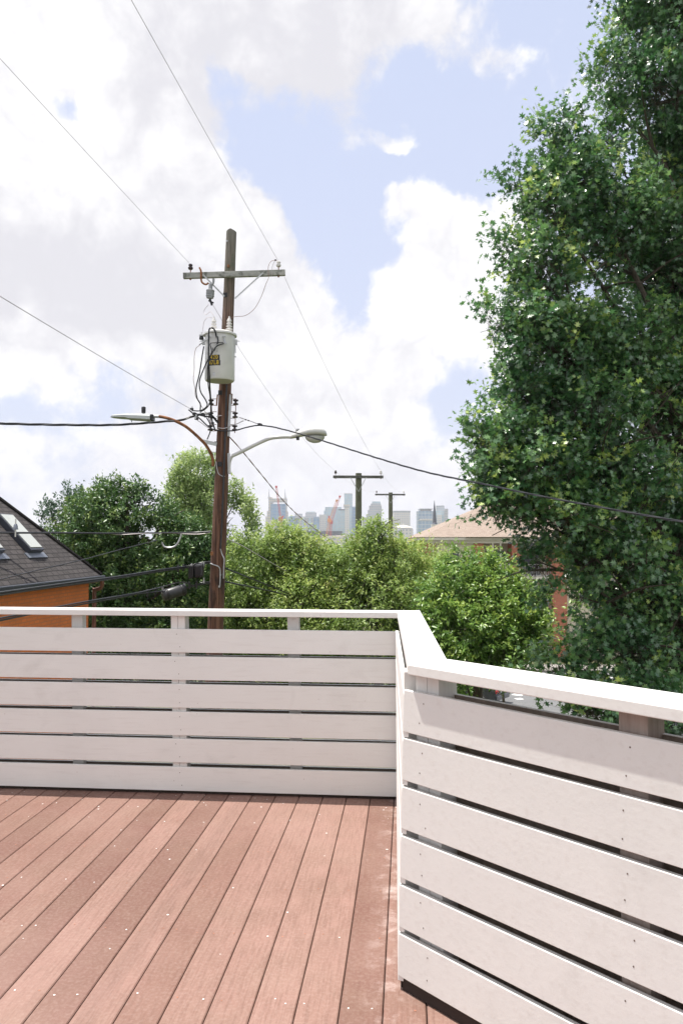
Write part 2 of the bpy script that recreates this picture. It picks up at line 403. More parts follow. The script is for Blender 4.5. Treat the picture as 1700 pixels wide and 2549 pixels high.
# fixings: a painted-over pair per board at each joist
for yj in (4.66, 4.25, 3.86, 3.47, 3.07, 2.62, 2.15, 1.7, 1.25, 0.8):
    for i in range(-5, 30):
        for fx in (0.22, 0.78):
            if rng.random() < 0.30: continue
            white = rng.random() < (0.42 if i > 5 else 0.18)
            x = i0 - i * PITCHB - PITCHB * fx + rng.uniform(-.008, .008); y = yj + rng.uniform(-.018, .018)
            r = rng.uniform(0.0023, 0.0041) if white else rng.uniform(0.003, 0.0042)
            n = 8; k = len(mb.v)
            for j in range(n): mb.v.append((x + r * math.cos(j * math.pi / 4) * rng.uniform(.8, 1.2), y + r * math.sin(j * math.pi / 4) * rng.uniform(.8, 1.2), 0.0012))
            mb.f.append(tuple(range(k, k + n))); mb.m.append(1 if white else 2); tint.extend([0.5] * n)
for _ in range(60):  # stray paint drops
    x = rng.uniform(-3.2, 0.1); y = rng.choice([rng.uniform(1.5, 4.6), rng.uniform(4.3, 4.68)]); r = rng.uniform(0.002, 0.0055); k = len(mb.v)
    for j in range(7): mb.v.append((x + r * math.cos(j * .9) * rng.uniform(.7, 1.5), y + r * math.sin(j * .9) * rng.uniform(.7, 1.3), 0.0012))
    mb.f.append(tuple(range(k, k + 7))); mb.m.append(1); tint.extend([0.5] * 7)
deck = mb.build('deck_floor', [M['deck'], M['screw'], M['screw2']]); deck['kind'] = 'structure'
ca = deck.data.color_attributes.new('tint', 'FLOAT_COLOR', 'POINT')
ca.data.foreach_set('color', [c for t in tint for c in (t, t, t, 1)])
mb = MB(); mb.box(-4.6, -2.2, -0.30, 1.7, 2.9, -0.035); mb.box(-4.6, 2.9, -0.30, 0.03, 4.9, -0.035)
b = mb.build('deck_base', M['under']); b['kind'] = 'structure'

# ------------------------------------------------------------------ railings
def railing(name, label, a, b, z_off, lean_a, lean_b, capz, cap_poly, posts, mat, mitre_a=0, mitre_b=0, outer=True):
    """a,b : ends of the inner face at the base (2D). lean: shift of the end (along the run) at board top"""
    a, b = Vector(a), Vector(b); d = (b - a).normalized(); L = (b - a).length
    n = Vector((d.y, -d.x))          # inner normal is on the viewer's side
    if n.dot(Vector((-1.2, 1.5)) - (a + b) / 2) < 0: n = -n
    rt = thing(name, (a.x, a.y, 0), label, 'railing', 'white board railings round the deck')
    H = 0.9549 ; bh = 0.1400; pit = (H - bh) / 5
    pn = MB()
    r = random.Random(int(L * 1000))
    for i in range(6):
        z0 = z_off + i * pit + r.uniform(-.002, .002); z1 = z0 + bh
        def ends(z):
            t = (z - z_off) / H
            return a + Vector(lean_a) * t, b + Vector(lean_b) * t
        th = 0.019
        vs = []
        for z in (z0, z1):
            p, q = ends(z)
            w = 0
            for pt in (p - n * 0, q - n * 0, q - n * th + d * (th * mitre_b), p - n * th - d * (th * mitre_a)):
                vs.append((pt.x, pt.y, z))
        # orientation
        fs = [(3, 2, 1, 0), (4, 5, 6, 7), (0, 1, 5, 4), (1, 2, 6, 5), (2, 3, 7, 6), (3, 0, 4, 7)]
        pn.add(vs, fs)
    # nail marks
    for (s, w, off, dep, lean, mt) in posts:
        if off > 0.02: continue
        for i in range(6):
            for dz in (0.035, 0.108):
                z = z_off + i * pit + dz + r.uniform(-.006, .006)
                c0 = a + d * (s + w * r.uniform(.3, .7) + lean * z) + n * 0.0006
                rr = 0.0026; nn = 6
                pn.add([(c0.x + d.x * rr * math.cos(j * math.pi / 3), c0.y + d.y * rr * math.cos(j * math.pi / 3), z + rr * 1.1 * math.sin(j * math.pi / 3)) for j in range(nn)], [tuple(range(nn))], 1)
    p = pn.build('slat_panel', [mat, M['nail']], rt, bevel=0.002)
    bm_fix(p)
    if outer:
        on = MB(); off = 0.019 + 0.089
        for i in range(6):
            z0 = z_off + i * pit - 0.004 + r.uniform(-.006, .008); z1 = z0 + bh - 0.004
            p1 = a - n * off - d * (off * mitre_a); q1 = b - n * off + d * (off * mitre_b)
            on.hexa([tuple(p1), tuple(q1), tuple(q1 - n * th), tuple(p1 - n * th)], z0, z1)
        oo_ = on.build('outer_slats', [M['raw'], mat], rt, bevel=0.002)
        for i in range(6): oo_.data.polygons[i * 6 + 1].material_index = 1  # board tops coloured white to paint in their sunlit edge line
    for (s, w, off, dep, lean, mt) in posts:
        q = MB(); z1 = capz - 0.034
        for k in range(2 if w > 0.085 else 1):
            ww = w / (2 if w > 0.085 else 1)
            c0 = a + d * (s + k * ww) - n * (0.0195 + off); 
            vs = []
            for z, sh in ((-0.02, 0), (z1 - 0.001, lean)):
                for pt in (c0 + d * 0.0005, c0 + d * (ww - 0.0015), c0 + d * (ww - 0.0015) - n * dep, c0 + d * 0.0005 - n * dep):
                    pt = pt + d * sh
                    vs.append((pt.x, pt.y, z))
            q.add(vs, [(3, 2, 1, 0), (4, 5, 6, 7), (0, 1, 5, 4), (1, 2, 6, 5), (2, 3, 7, 6), (3, 0, 4, 7)])
        o = q.build('post', mt, rt, bevel=0.0015); bm_fix(o)
    k = MB(); a2 = a - n * .012 + d * .012; b2 = b - n * .012 - d * .012; k.hexa([tuple(a2), tuple(b2), tuple(b2 - n * .06), tuple(a2 - n * .06)], .0015, z_off + .004); k.build('gap_shade_strip', M['under'], rt)  # dark strip stands in for the shade in the gap below the boards
    c = MB(); c.hexa(cap_poly, capz - 0.034, capz)
    c.build('top_rail', mat, rt, bevel=0.003)
    return rt
import bmesh
def bm_fix(o):
    bm = bmesh.new(); bm.from_mesh(o.data); bmesh.ops.recalc_face_normals(bm, faces=bm.faces); bm.to_mesh(o.data); bm.free()
YA = 4.70
capA = 1.088
FA = (-0.068, YA); NB = (-0.036, 2.735)   # far corner, near corner of the inner faces at deck level
CD = Vector((math.sin(R(45.7)), -math.cos(R(45.7))))
NC = (NB[0], NB[1]); EC = (NB[0] + CD.x * 2.6, NB[1] + CD.y * 2.6)
I1 = (-0.062, 4.705); I2 = (0.000, 2.668); O1 = (0.07, 4.835); O2 = (0.136, 2.808)
nC = Vector((-CD.y, CD.x)) * -1      # inner normal of C
nC = Vector((-0.698, -0.716))
I3 = Vector(I2) + CD * 2.6; O3 = Vector(O2) + CD * 2.6
XL = -3.4
def sA(px): return (P(px, 1500, 4.72)).x - FA[0]
pa = []
lnA = -0.026
railing('deck_railing', 'white six board railing across the far edge of the deck', FA, (XL, YA), 0.020, (-.006, 0), (0, 0), capA,
        [(XL, 4.690), (I1[0], 4.690), (O1[0], O1[1]), (XL, 4.835)],
        [(-sA(461) , 0.088, 0.0, 0.089, 0.026, M['rail_z']), (-sA(750), 0.072, 0.05, 0.055, 0.026, M['rail_z']), (-sA(184), 0.072, 0.05, 0.055, 0.026, M['rail_z']), (3.25, 0.088, 0.0, 0.089, 0.02, M['rail_z'])],
        M['rail_x'], 1.0, 0)
railing('deck_railing', 'short white railing side seen almost edge on between the far and near panels', (FA[0], FA[1] - 0.001), NB, 0.03, (-.006, 0), (.0215, -.021), capA + 0.003,
        [(I1[0], 4.690), I2, O2, O1], [(1.86, 0.089, 0.003, 0.089, 0, M['rail_z']), (0.03, 0.089, 0.003, 0.089, 0, M['rail_z'])], M['rail_y'], 0, 0.4, outer=True)
railing('deck_railing', 'large white board railing panel slanting towards the viewer in the lower right', NC, EC, 0.047, (.0215, -.021), (0.02, -0.02), capA + 0.006,
        [I2, tuple(I3), tuple(O3), O2], [(0.075, 0.105, 0.012, 0.09, -0.02, M['rail_z']), (0.80, 0.084, 0.012, 0.089, 0, M['rawp']), (1.9, 0.084, 0.012, 0.089, 0, M['rawp'])], M['rail_x'], 0.4, 0)

# ------------------------------------------------------------------ utility pole in front
ZP = 19.0
def pl(px, py, dz=0.0): return P(px, py, ZP + dz)      # a point near the pole
GND = -4.3
top = pl(576.5, 576); bot0 = pl(537, 1560)
ax = (top - bot0); base = bot0 + ax * ((GND - 0.3 - bot0.z) / ax.z)
pole = thing('utility_pole', (base.x, base.y, GND), 'tall leaning brown utility pole with crossarm, transformer tank and two street lamps', 'utility pole')
def pr(z):  # radius by height
    t = (z - GND) / (top.z - GND); return 0.215 + (0.122 - 0.215) * t
def pc(z): return base + ax * ((z - base.z) / ax.z)
mb = MB(); zs = [GND - 0.3 + (top.z - GND + 0.3) * i / 40 for i in range(41)]
rr = random.Random(5)
k0 = 0
pts = [pc(z) for z in zs]
mb.tube(pts, [pr(z) * rr.uniform(.985, 1.015) for z in zs], 20)
tp = pc(top.z)   # roofed top
mb.v[-20:] = [(v[0], v[1], v[2] - 0.05 * abs((Vector(v) - tp).x) / 0.12 + 0.03) for v in mb.v[-20:]]
mb.build('shaft', M['pole'], pole, smooth=True)
# knots, bolts and plates on the shaft
def onpole(px, py, out=0.0):
    p = pl(px, py); c = pc(p.z); r = pr(p.z)
    dx = (p - c).dot(RGT); dx = max(-r * .98, min(r * .98, dx))
    return c + RGT * dx - FWD * (math.sqrt(r * r - dx * dx) + out)
# crossarm
aL = pl(457, 687, -0.22); aR = pl(710, 679, -0.22)
aL.z -= 0.0
mb = MB(); mb.bar(aL, aR, 0.10, 0.135); mb.build('crossarm', M['arm'], pole, bevel=0.006)
def insulator(c, mat, s, parent):
    q = MB(); q.lathe(c + Vector((0, 0, 0.08 * s)), [(0.045 * s, 0), (0.06 * s, 0.02 * s), (0.06 * s, 0.05 * s), (0.035 * s, 0.06 * s), (0.035 * s, 0.08 * s), (0.05 * s, 0.09 * s), (0.05 * s, 0.115 * s), (0.03 * s, 0.135 * s)], 14)
    o = q.build('insulator', mat, parent, smooth=True)
    q = MB(); q.tube([c - Vector((0, 0, .17)), c - Vector((0, 0, .13)), c - Vector((0, 0, .129)), c + Vector((0, 0, 0.13 * s))], [.022, .022, .012, .012], 8); q.build('pin', M['rust'], o, smooth=True)
insL = aL + (aR - aL) * 0.07 + Vector((0, 0, .07)); insR = aL + (aR - aL) * 0.935 + Vector((0, 0, .07))
insulator(insL, M['brown_porc'], 1, pole)
insulator(insR, M['porcelain'], 1, pole)
# braces
mb = MB(); mb.bar(pl(505, 683, -.29), pl(559, 738, -.17), 0.035, 0.008, (0, -1, 0)); mb.build('brace', M['galv'], pole)
mb = MB(); mb.bar(pl(655, 679, -.29), pl(585, 743, -.17), 0.035, 0.008, (0, -1, 0)); mb.build('brace', M['galv'], pole)
# rusty hanger and fused cutout
mb = MB(); mb.tube(arc([pl(497, 666, -.3), pl(501, 676, -.32), pl(502, 700, -.3), pl(512, 708, -.28), pl(520, 704, -.28)], 4), 0.022, 6); mb.build('arm_hanger', M['rust'], pole)
q = MB(); c = pl(523, 742, -.3)
q.lathe(c - Vector((0, 0, 0.02)), [(0.03, 0), (0.085, .02), (0.085, .05), (0.1, .06), (0.1, .085), (0.085, .09), (0.1, .12), (0.1, .145), (0.085, .15), (0.1, .18), (0.1, .205), (0.05, .23), (0.045, .36)], 14, (0.05, 0, 1), 0)
q.tube(arc([pl(524, 712, -.3), pl(531, 704, -.3), pl(532, 694, -.3)], 3), 0.03, 6, 0)
q.tube([c - Vector((0, 0, 0.02)), c + Vector((.05, 0, -.17))], 0.028, 6, 1); q.tube([c + Vector((-.03, 0, -.06)), c + Vector((.09, 0, -.12))], 0.02, 6, 1)
q.build('fused_cutout', [M['grey_porc'], M['black']], pole, smooth=True)
# transformer tank: stands proud of the pole towards the viewer-left
tank = thing('x', (0, 0, 0), None, None); bpy.data.objects.remove(tank)
TC = pl(548, 880, -.56); TR = 0.345
zt, zb = pl(548, 832, -.56).z, pl(548, 949, -.56).z
tank = MB().lathe((TC.x, TC.y, zb), [(TR * .94, 0), (TR, 0.03), (TR, zt - zb - .02)], 48)
tk = tank.build('transformer_tank', M['tank'], pole, smooth=True)
q = MB().lathe((TC.x, TC.y, zt), [(TR + .02, -.05), (TR + .045, -.045), (TR + .045, -.005), (TR + .02, .01), (TR * .8, .045), (TR * .55, .06)], 48)
q.build('tank_lid', M['tank'], tk, smooth=True)
def bushing(px, py, s=1.0, dz=-.5):
    c = pl(px, py, dz); prof = [(0.075 * s, 0)]
    for i in range(4): prof += [(0.085 - .008 * i, .015 + .066 * i), (0.083 - .008 * i, .03 + .066 * i), (0.042, .042 + .066 * i), (0.042, .066 + .066 * i)]
    prof += [(0.02, .29), (0.02, .33)]
    return MB().lathe(c, [(r * s, h * s) for r, h in prof], 14)
for a in ((533, 822, .95, -.62), (571, 822, 1.0, -.4)):
    bushing(*a).build('bushing', M['porcelain'], tk, smooth=True)
q = MB()
for sgn, px in ((1, 587), (-1, 508)):
    q.obox(pl(px, 852, -.56), RGT * .035, FWD * .03, Vector((0, 0, .06)))
    q.tube([pl(px + 3 * sgn, 849, -.56), pl(px + 11 * sgn, 849, -.56)], 0.01, 6)
q.tube([pl(586, 858, -.6), pl(586.5, 879, -.6)], 0.01, 6); q.lathe(pl(586.5, 888, -.6), [(.001, -.02), (.018, -.01), (.018, .01), (.001, .02)], 8)
q.build('lifting_lug', M['galv'], tk, split=True)
q = MB(); q.lathe(pl(502, 845, -.6), [(.05, 0), (.055, .03), (.03, .09), (.03, .12)], 12); q.build('surge_arrester', M['black'], tk, smooth=True)
q = MB(); q.lathe(pl(502, 837, -.6), [(.055, 0), (.055, .035), (.02, .05), (.012, .09)], 12); q.bar(pl(519, 844, -.85), pl(497, 858, -.7), .03, .012); q.build('arrester_bracket', M['galv'], tk, smooth=True, split=True)
q = MB(); q.bar(pl(557, 842, -.92), pl(561, 853, -.95), .035, .02); q.obox(pl(562, 854.5, -.95), RGT * .03, FWD * .02, Vector((0, 0, .012)))
q.obox(pl(558, 837, -.92), RGT * .04, FWD * .02, Vector((0, 0, .012))); q.obox(pl(540, 838, -.92), RGT * .03, FWD * .02, Vector((0, 0, .02))); q.obox(pl(521, 838, -.9), RGT * .03, FWD * .02, Vector((0, 0, .02)))
q.obox(pl(540, 858, -.92), RGT * .015, FWD * .01, Vector((0, 0, .015)))
q.build('terminal_lug', M['galv'], tk, split=True)
# writing on the tank, wrapped round its curve
def wrap_text(txt, px, py, size, mat, name, parent, extr=0.0015, sx=1.0, out=0.003):
    cu = bpy.data.curves.new(name, 'FONT'); cu.body = txt; cu.size = size; cu.align_x = 'LEFT'; cu.extrude = 0; cu.space_character = 1.12
    cu.resolution_u = 3
    ob = bpy.data.objects.new('tmp', cu); C.objects.link(ob)
    dg = bpy.context.evaluated_depsgraph_get(); me = bpy.data.meshes.new_from_object(ob.evaluated_get(dg))
    bpy.data.objects.remove(ob)
    o0 = pl(px, py, -.56); s0 = (o0 - TC).dot(RGT)
    bm = bmesh.new(); bm.from_mesh(me); bpy.data.meshes.remove(me)
    bmesh.ops.subdivide_edges(bm, edges=[e for e in bm.edges if e.calc_length() > size * .3], cuts=2)
    off = rootloc(parent)
    for v in bm.verts:
        a = math.asin(max(-.99, min(.99, s0 / TR))) + v.co.x * sx / TR; r = TR + out
        w = Vector((TC.x, TC.y, 0)) + RGT * (r * math.sin(a)) - FWD * (r * math.cos(a)); w.z = o0.z + v.co.y
        v.co = w - off
    m2 = bpy.data.meshes.new(name); bm.to_mesh(m2); bm.free(); m2.materials.append(mat)
    o = bpy.data.objects.new(name, m2); C.objects.link(o); o.parent = parent; return o
def wrap_plate(x0, x1, y0, y1, mat, name, parent, out=0.0015):
    zA, zB = pl(0, y1, -.56).z, pl(0, y0, -.56).z
    sA_, sB_ = [(pl(x, 900, -.56) - TC).dot(RGT) for x in (x0, x1)]
    a0, a1 = [math.asin(max(-.99, min(.99, s / TR))) for s in (sA_, sB_)]
    q = MB(); n = 10; vs = []
    for i in range(n + 1):
        a = a0 + (a1 - a0) * i / n
        for z in (zA, zB):
            w = Vector((TC.x, TC.y, 0)) + RGT * ((TR + out) * math.sin(a)) - FWD * ((TR + out) * math.cos(a)); vs.append((w.x, w.y, z))
    q.add(vs, [(2 * i, 2 * i + 2, 2 * i + 3, 2 * i + 1) for i in range(n)])
    return q.build(name, mat, parent)
wrap_plate(523, 553, 890.5, 903.5, M['ink'], 'number_plate', tk); wrap_plate(524.5, 554.5, 903.8, 916.5, M['ink'], 'number_plate', tk, .0022)
wrap_text('8420', 524.3, 901.8, 0.138, M['yellow'], 'plate_figures', tk, sx=.82, out=.005); wrap_text('47L8', 526.0, 914.9, 0.138, M['yellow'], 'plate_figures', tk, sx=.82, out=.005)
wrap_text('37', 532.5, 883, 0.125, M['ink'], 'stencil_figures', tk, sx=.9); wrap_text('1', 545.3, 878.6, 0.055, M['ink'], 'stencil_figures', tk); wrap_text('2', 545.3, 884, 0.055, M['ink'], 'stencil_figures', tk)
wrap_plate(535.5, 541.5, 933, 941, M['galv'], 'maker_plate', tk)
# secondary racks with spool insulators
for side, px, nm in ((1, 587, 'a'), (-1, 526, 'b')):
    q = MB(); sp_ = MB()
    xs = px
    for i, py in enumerate((1001, 1033, 1065)):
        xo = xs - 1.2 * i * (1 if side > 0 else .8)
        sp_.lathe(pl(xo, py + 6.5, -.05), [(.065, 0), (.065, .03), (.028, .042), (.028, .078), (.065, .09), (.065, .12)], 12)
        xp = 574 - i * 1 if side > 0 else 541 - i * 1
        for dy in (-8, 8): q.bar(pl(xp, py + dy, -.05), pl(xo + side * 1, py + dy, -.05), .022, .012)
    q.bar(pl(xs + side * 1, 992, -.05), pl(xs - 2, 1078, -.05), .016, .016)
    if side > 0: pass
    q.build('insulator_rack', M['rust'], pole); sp_.build('spool_insulator', M['brown_porc'], pole, smooth=True, split=True)
q = MB(); q.bar(pl(574.5, 982, -.1), pl(569.5, 1086, -.1), .055, .03, (0, 1, 0)); q.build('rack_channel', M['galv'], pole)
q = MB(); q.bar(pl(577, 980, -.08), pl(575.5, 1006, -.08), .05, .02, (0, 1, 0)); q.bar(pl(542, 982, -.1), pl(539.5, 1010, -.1), .03, .02, (0, 1, 0)); q.build('rusty_strap', M['rust'], pole, split=True)
for px, py, sz in ((551, 980, .05), (567, 575 + 29, .02), (571, 667, .03), (563, 738, .05), (550, 1157, .05), (540, 1105, .045), (530.5, 1378, .04), (551.5, 1430, .02), (549, 1459, .02)):
    q = MB(); c = onpole(px, py, .01); q.obox(c, RGT * sz, FWD * .012, Vector((0, 0, sz * 1.1)))
    q.build('bolt_plate', M['rust'] if py in (667, 1378) else M['black'] if sz > .03 else M['galv'], pole, bevel=.003)
# conduit / ground lead down the shadow side of the pole
cp = [onpole(px, py, .015) for px, py in ((567, 960), (565.5, 1010), (563.5, 1080), (561, 1150), (559, 1210), (556.5, 1270), (554, 1330), (552, 1366))]
q = MB(); q.tube(cp, .022, 8); q.build('riser_cable', M['black_s'], pole, smooth=True)
q = MB(); q.tube(arc([onpole(552, 1366, .02), onpole(556, 1380, .03), pl(558.5, 1392, -.2), pl(557.5, 1410, -.2), pl(556.5, 1440, -.2)], 5), .014, 8); q.build('ground_wire', M['galv'], pole, smooth=True)
q = MB(); q.tube(arc([onpole(524, 1402, .04), onpole(535, 1405, .05), onpole(548, 1410, .04), onpole(551.5, 1422, .03), onpole(550.5, 1458, .02)], 5), .014, 8)
q.tube(arc([onpole(540, 1150, .02), onpole(546, 1178, .02), onpole(555, 1186, .02), onpole(563, 1187, .02)], 4), .009, 6); q.build('guard_wire', M['galv'], pole, smooth=True, split=True)

# ------------------------------------------------------------------ street lamps on the pole
def lampthing(label, px, py): return thing('street_lamp', pl(px, py), label, 'street lamp', 'street lamps on the near utility pole')
lp = lampthing('flat grey street lamp on a curved rusty arm reaching left from the pole', 531, 1160)
q = MB(); q.tube(arc([pl(531, 1161, -.1), pl(530.5, 1146, -.1), pl(526, 1130, -.14), pl(513, 1108, -.2), pl(500, 1094, -.25), pl(483, 1078, -.3), pl(462, 1061, -.34), pl(435, 1047, -.38), pl(414, 1040, -.4), pl(396, 1036.5, -.4)], 5), .037, 10)
q.build('lamp_arm', M['rust'], lp, smooth=True)
q = MB(); q.tube([pl(398, 1037, -.4), pl(380, 1036, -.4)], .036, 10); q.bar(pl(504, 1098, -.22), pl(540, 1106, -.15), .03, .085); q.bar(pl(523, 1125, -.14), pl(538, 1126, -.12), .02, .02); q.build('arm_bracket', M['galv'], lp, split=True)
q = MB(); Zh = -.4
def head_section(px, yt, yb, w):   # rounded rectangular section
    a = pl(px, yt, Zh); b = pl(px, yb, Zh); h = (a.z - b.z)
    return [(a - FWD * w * .5 * u) - Vector((0, 0, h * v)) for u, v in ((-.6, 0), (.6, 0), (1, .3), (1, .85), (.8, 1), (-.8, 1), (-1, .85), (-1, .3))]
secs = [head_section(*s) for s in ((277, 1037.5, 1039, .10), (282, 1034, 1040, .2), (300, 1032.6, 1041.5, .3), (318, 1031.6, 1042.4, .34), (322, 1031.8, 1044.5, .34), (345, 1031.8, 1046, .33), (372, 1032, 1048, .30), (377, 1032.5, 1048, .27))]
vs = [v for s in secs for v in s]; n = 8
fs = [(i * n + j, i * n + (j + 1) % n, (i + 1) * n + (j + 1) % n, (i + 1) * n + j) for i in range(len(secs) - 1) for j in range(n)] + [tuple(range(n))[::-1], tuple(range((len(secs) - 1) * n, len(secs) * n))]
q.add(vs, fs); hd = q.build('lamp_head', M['lamp_grey'], lp, smooth=True); bm_fix(hd)
q = MB(); q.obox(pl(380, 1040, Zh), RGT * .035, FWD * .11, Vector((0, 0, .065))); q.lathe(pl(329, 1050, Zh), [(.008, -.01), (.008, .05)], 6); q.build('hinge_latch', M['black'], lp, split=True)
q = MB(); q.lathe(pl(358, 1031, Zh), [(.02, 0), (.02, .03)], 10, m=1); q.lathe(pl(358, 1028.5, Zh), [(.045, 0), (.05, .03), (.052, .13), (.04, .15)], 14, m=0); q.build('photocell', [M['black'], M['lamp_grey']], lp, smooth=True)

lp = lampthing('white cobra head street lamp on a pale curved arm reaching right from the pole', 570, 1178)
q = MB(); q.tube(arc([pl(572, 1178, -.1), pl(571.5, 1160, -.1), pl(573, 1148, -.1), pl(577, 1138, -.12), pl(582, 1133, -.14)], 5), .032, 10)
q.tube(arc([pl(578, 1135, -.13), pl(600, 1125, -.15), pl(640, 1105, -.2), pl(670, 1092, -.24), pl(695, 1088, -.27), pl(726, 1087, -.3)], 5), .043, 12); q.build('lamp_arm', M['lamp_white'], lp, smooth=True)
q = MB(); q.bar(pl(570, 1128, -.1), pl(571, 1180, -.1), .06, .03, (0, 1, 0)); q.build('arm_bracket', M['galv'], lp, split=True)
q = MB(); Zh = -.3
secs = []
for px, yc, hh, w in ((722, 1089, .05, .05), (728, 1087, .07, .07), (740, 1084, .085, .10), (752, 1080, .10, .13), (768, 1077, .12, .155), (785, 1076, .13, .165), (800, 1077, .115, .15), (810, 1080, .08, .11), (814, 1083, .03, .04)):
    c = pl(px, yc, Zh); secs.append([c + FWD * (w * math.cos(t)) + Vector((0, 0, 1)) * (1.2 * hh * math.sin(t) * (1 if math.sin(t) > 0 else .55)) for t in [j * math.pi / 8 for j in range(16)]])
n = 16; vs = [v for s in secs for v in s]
fs = [(i * n + j, i * n + (j + 1) % n, (i + 1) * n + (j + 1) % n, (i + 1) * n + j) for i in range(len(secs) - 1) for j in range(n)] + [tuple(range(n))[::-1], tuple(range((len(secs) - 1) * n, len(secs) * n))]
q.add(vs, fs); hd = q.build('lamp_head', M['lamp_white'], lp, smooth=True); bm_fix(hd)
q = MB(); secs = []
for t in range(7):
    s = t / 6 * math.pi / 2
    c = pl(784, 1086 + 17 * math.sin(s), Zh); w = math.cos(s)
    secs.append([c + RGT * (.235 * w * math.cos(u)) + FWD * (.135 * w * math.sin(u)) for u in [j * math.pi / 8 for j in range(16)]])
vs = [v for s in secs for v in s]
q.add(vs, [(i * n + j, i * n + (j + 1) % n, (i + 1) * n + (j + 1) % n, (i + 1) * n + j) for i in range(6) for j in range(n)]); o = q.build('lens_bowl', M['lens'], lp, smooth=True); bm_fix(o)
q = MB(); q.lathe(pl(741, 1077, Zh), [(.045, 0), (.05, .02), (.05, .07), (.04, .09)], 12); q.build('photocell', M['grey_porc'], lp, smooth=True)
q = MB(); q.obox(pl(741.5, 1086, Zh), RGT * .035, FWD * .08, Vector((0, 0, .085))); q.build('clamp', M['black'], lp, bevel=.01)

# ------------------------------------------------------------------ wires
def sag(a, b, s, n=24):
    a, b = Vector(a), Vector(b); return [a.lerp(b, i / n) - Vector((0, 0, s * 4 * (i / n) * (1 - i / n))) for i in range(n + 1)]
def wire(name, pts, r, mat, label, cat='power line', group=None, twist=0, n=7):
    q = MB()
    if twist:      # strands wound round each other
        pts = [Vector(p) for p in pts]; res = []
        for a, b in zip(pts[:-1], pts[1:]):
            m = max(1, int((b - a).length / (r * 6)));
            for i in range(m): res.append(a.lerp(b, i / m))
        res.append(pts[-1])
        for s in range(twist):
            out = []; L = 0
            for i, p in enumerate(res):
                d = (res[min(i + 1, len(res) - 1)] - res[max(i - 1, 0)]); x, y = frame(d)
                if i: L += (p - res[i - 1]).length
                t = L * 5.0 / max(r / .012, 1) + s * 2 * math.pi / twist
                out.append(p + (x * math.cos(t) + y * math.sin(t)) * r * 1.05)
            q.tube(out, r, 6)
    else: q.tube(pts, r, n)
    o = q.build(name, mat, None, smooth=True); setp(o, label, cat, group); return o
G = 'overhead wires'
XW2, XW1, XW3 = insR.x, insL.x, None
tR = insR + Vector((0, -.05, .2)); tL = insL + Vector((0, -.05, .2))
def toward(a, x, y, z): return Vector((x, y, z))
eR = P(330, 0, 9.16); eL = P(0, 141, 10.2)
def extend(a, e, k=1.35): return Vector(a) + (Vector(e) - Vector(a)) * k
WR = .0085
# primaries running over the viewer's left
def primary(a, e, k, s):
    b = Vector(a) + (Vector(e) - Vector(a)) * k
    return sag(a, b, s)
wire('power_line', primary(tR, eR, 1.6, .02), .0036, M['wire'], 'thin bare wire from the crossarm\'s right insulator up to the top edge of the photo', group=G)
wire('power_line', primary(tL, eL, 1.5, .02), .0036, M['wire'], 'thin bare wire from the crossarm\'s left insulator up to the left edge', group=G)
nt = pl(477, 1019, -.1)
wire('power_line', sag(nt, extend(nt, P(0, 732, 10.2), 1.4), .03), .0055, M['wire'], 'thin bare neutral wire sloping down from the left edge to the near pole', group=G)
# bundle to the left
wire('service_cable', arc([pl(543, 1052, -.1), pl(520, 1030, -.2), pl(478, 1037, -.2), pl(455, 1045, -.3), P(400, 1050, 18.4), P(300, 1057, 17.6), P(200, 1058, 17), P(0, 1054, 16), P(-260, 1040, 14.5)], 6), .014, M['cable'], 'thick twisted black cable running level to the left edge below the flat lamp', 'cable', G, twist=3)
# bundle to the right across the oak
wire('service_cable', arc([pl(470, 1020, -.2), pl(500, 1044, -.3), pl(525, 1066, -.35), pl(548, 1072, -.32), pl(585, 1071.5, -.2), pl(648, 1059, -.4), P(740, 1078, 17.9), P(932, 1138, 15.8), P(1060, 1175, 14.6), P(1193, 1203, 13.4), P(1340, 1234, 12.2), P(1500, 1264, 11.1), P(1700, 1299, 10), P(1900, 1328, 9)], 6), .0085, M['cable'], 'twisted black and bare cable crossing in front of the big oak to the right edge', 'cable', G, twist=3)
wire('service_cable', arc([pl(572, 1088, -.05), pl(600, 1119, .4), P(650, 1180, 21), P(700, 1240, 23), P(745, 1285, 25.5), P(795, 1325, 28), P(830, 1350, 30)], 6), .0075, M['wire_copper'], 'thin twisted line dropping from the pole past the red crane towards the trees', 'cable', G, twist=2)
wire('power_line', arc([pl(596, 1039, -.05), pl(620, 1047, -.1), pl(647, 1057, -.4)], 5), .01, M['wire'], 'short bare tail with a splice above the cable right of the pole', group=G)
wire('power_line', arc([pl(543, 1065, -.3), pl(560, 1066, -.2), pl(580, 1058, -.1), pl(590, 1055, -.05), pl(607, 1047, -.1)], 5), .01, M['wire'], 'short bare wire looping past the pole to the lowest right spool', group=G)
# lines lower on the pole, to the left
wire('service_cable', arc([pl(526, 1323, -.1), pl(500, 1325, -.15), pl(470, 1326, -.2), P(400, 1326.5, 18.5), P(300, 1328, 17.8), P(150, 1326.5, 16.5), P(0, 1326, 15), P(-250, 1322, 13)], 6), .02, M['black_s'], 'level black cable crossing above the tiled roof at skylight height', 'cable', G)
wire('service_cable', arc([pl(524, 1326, -.12), pl(490, 1330, -.1), pl(430, 1328, -.2), P(360, 1328, 18), P(300, 1331, 17.8), P(270, 1328, 17.6)], 5), .009, M['wire'], 'bare support strand with a splice just left of the pole', 'cable', G)
wire('service_cable', arc([pl(453, 1329, -.2), pl(447, 1345, -.2), pl(438, 1358, -.2), pl(425, 1363, -.2), pl(410, 1361, -.2), pl(404, 1350, -.2)], 5), .02, M['galv'], 'grey cable loop hanging left of the pole above the black closures', 'cable', G)
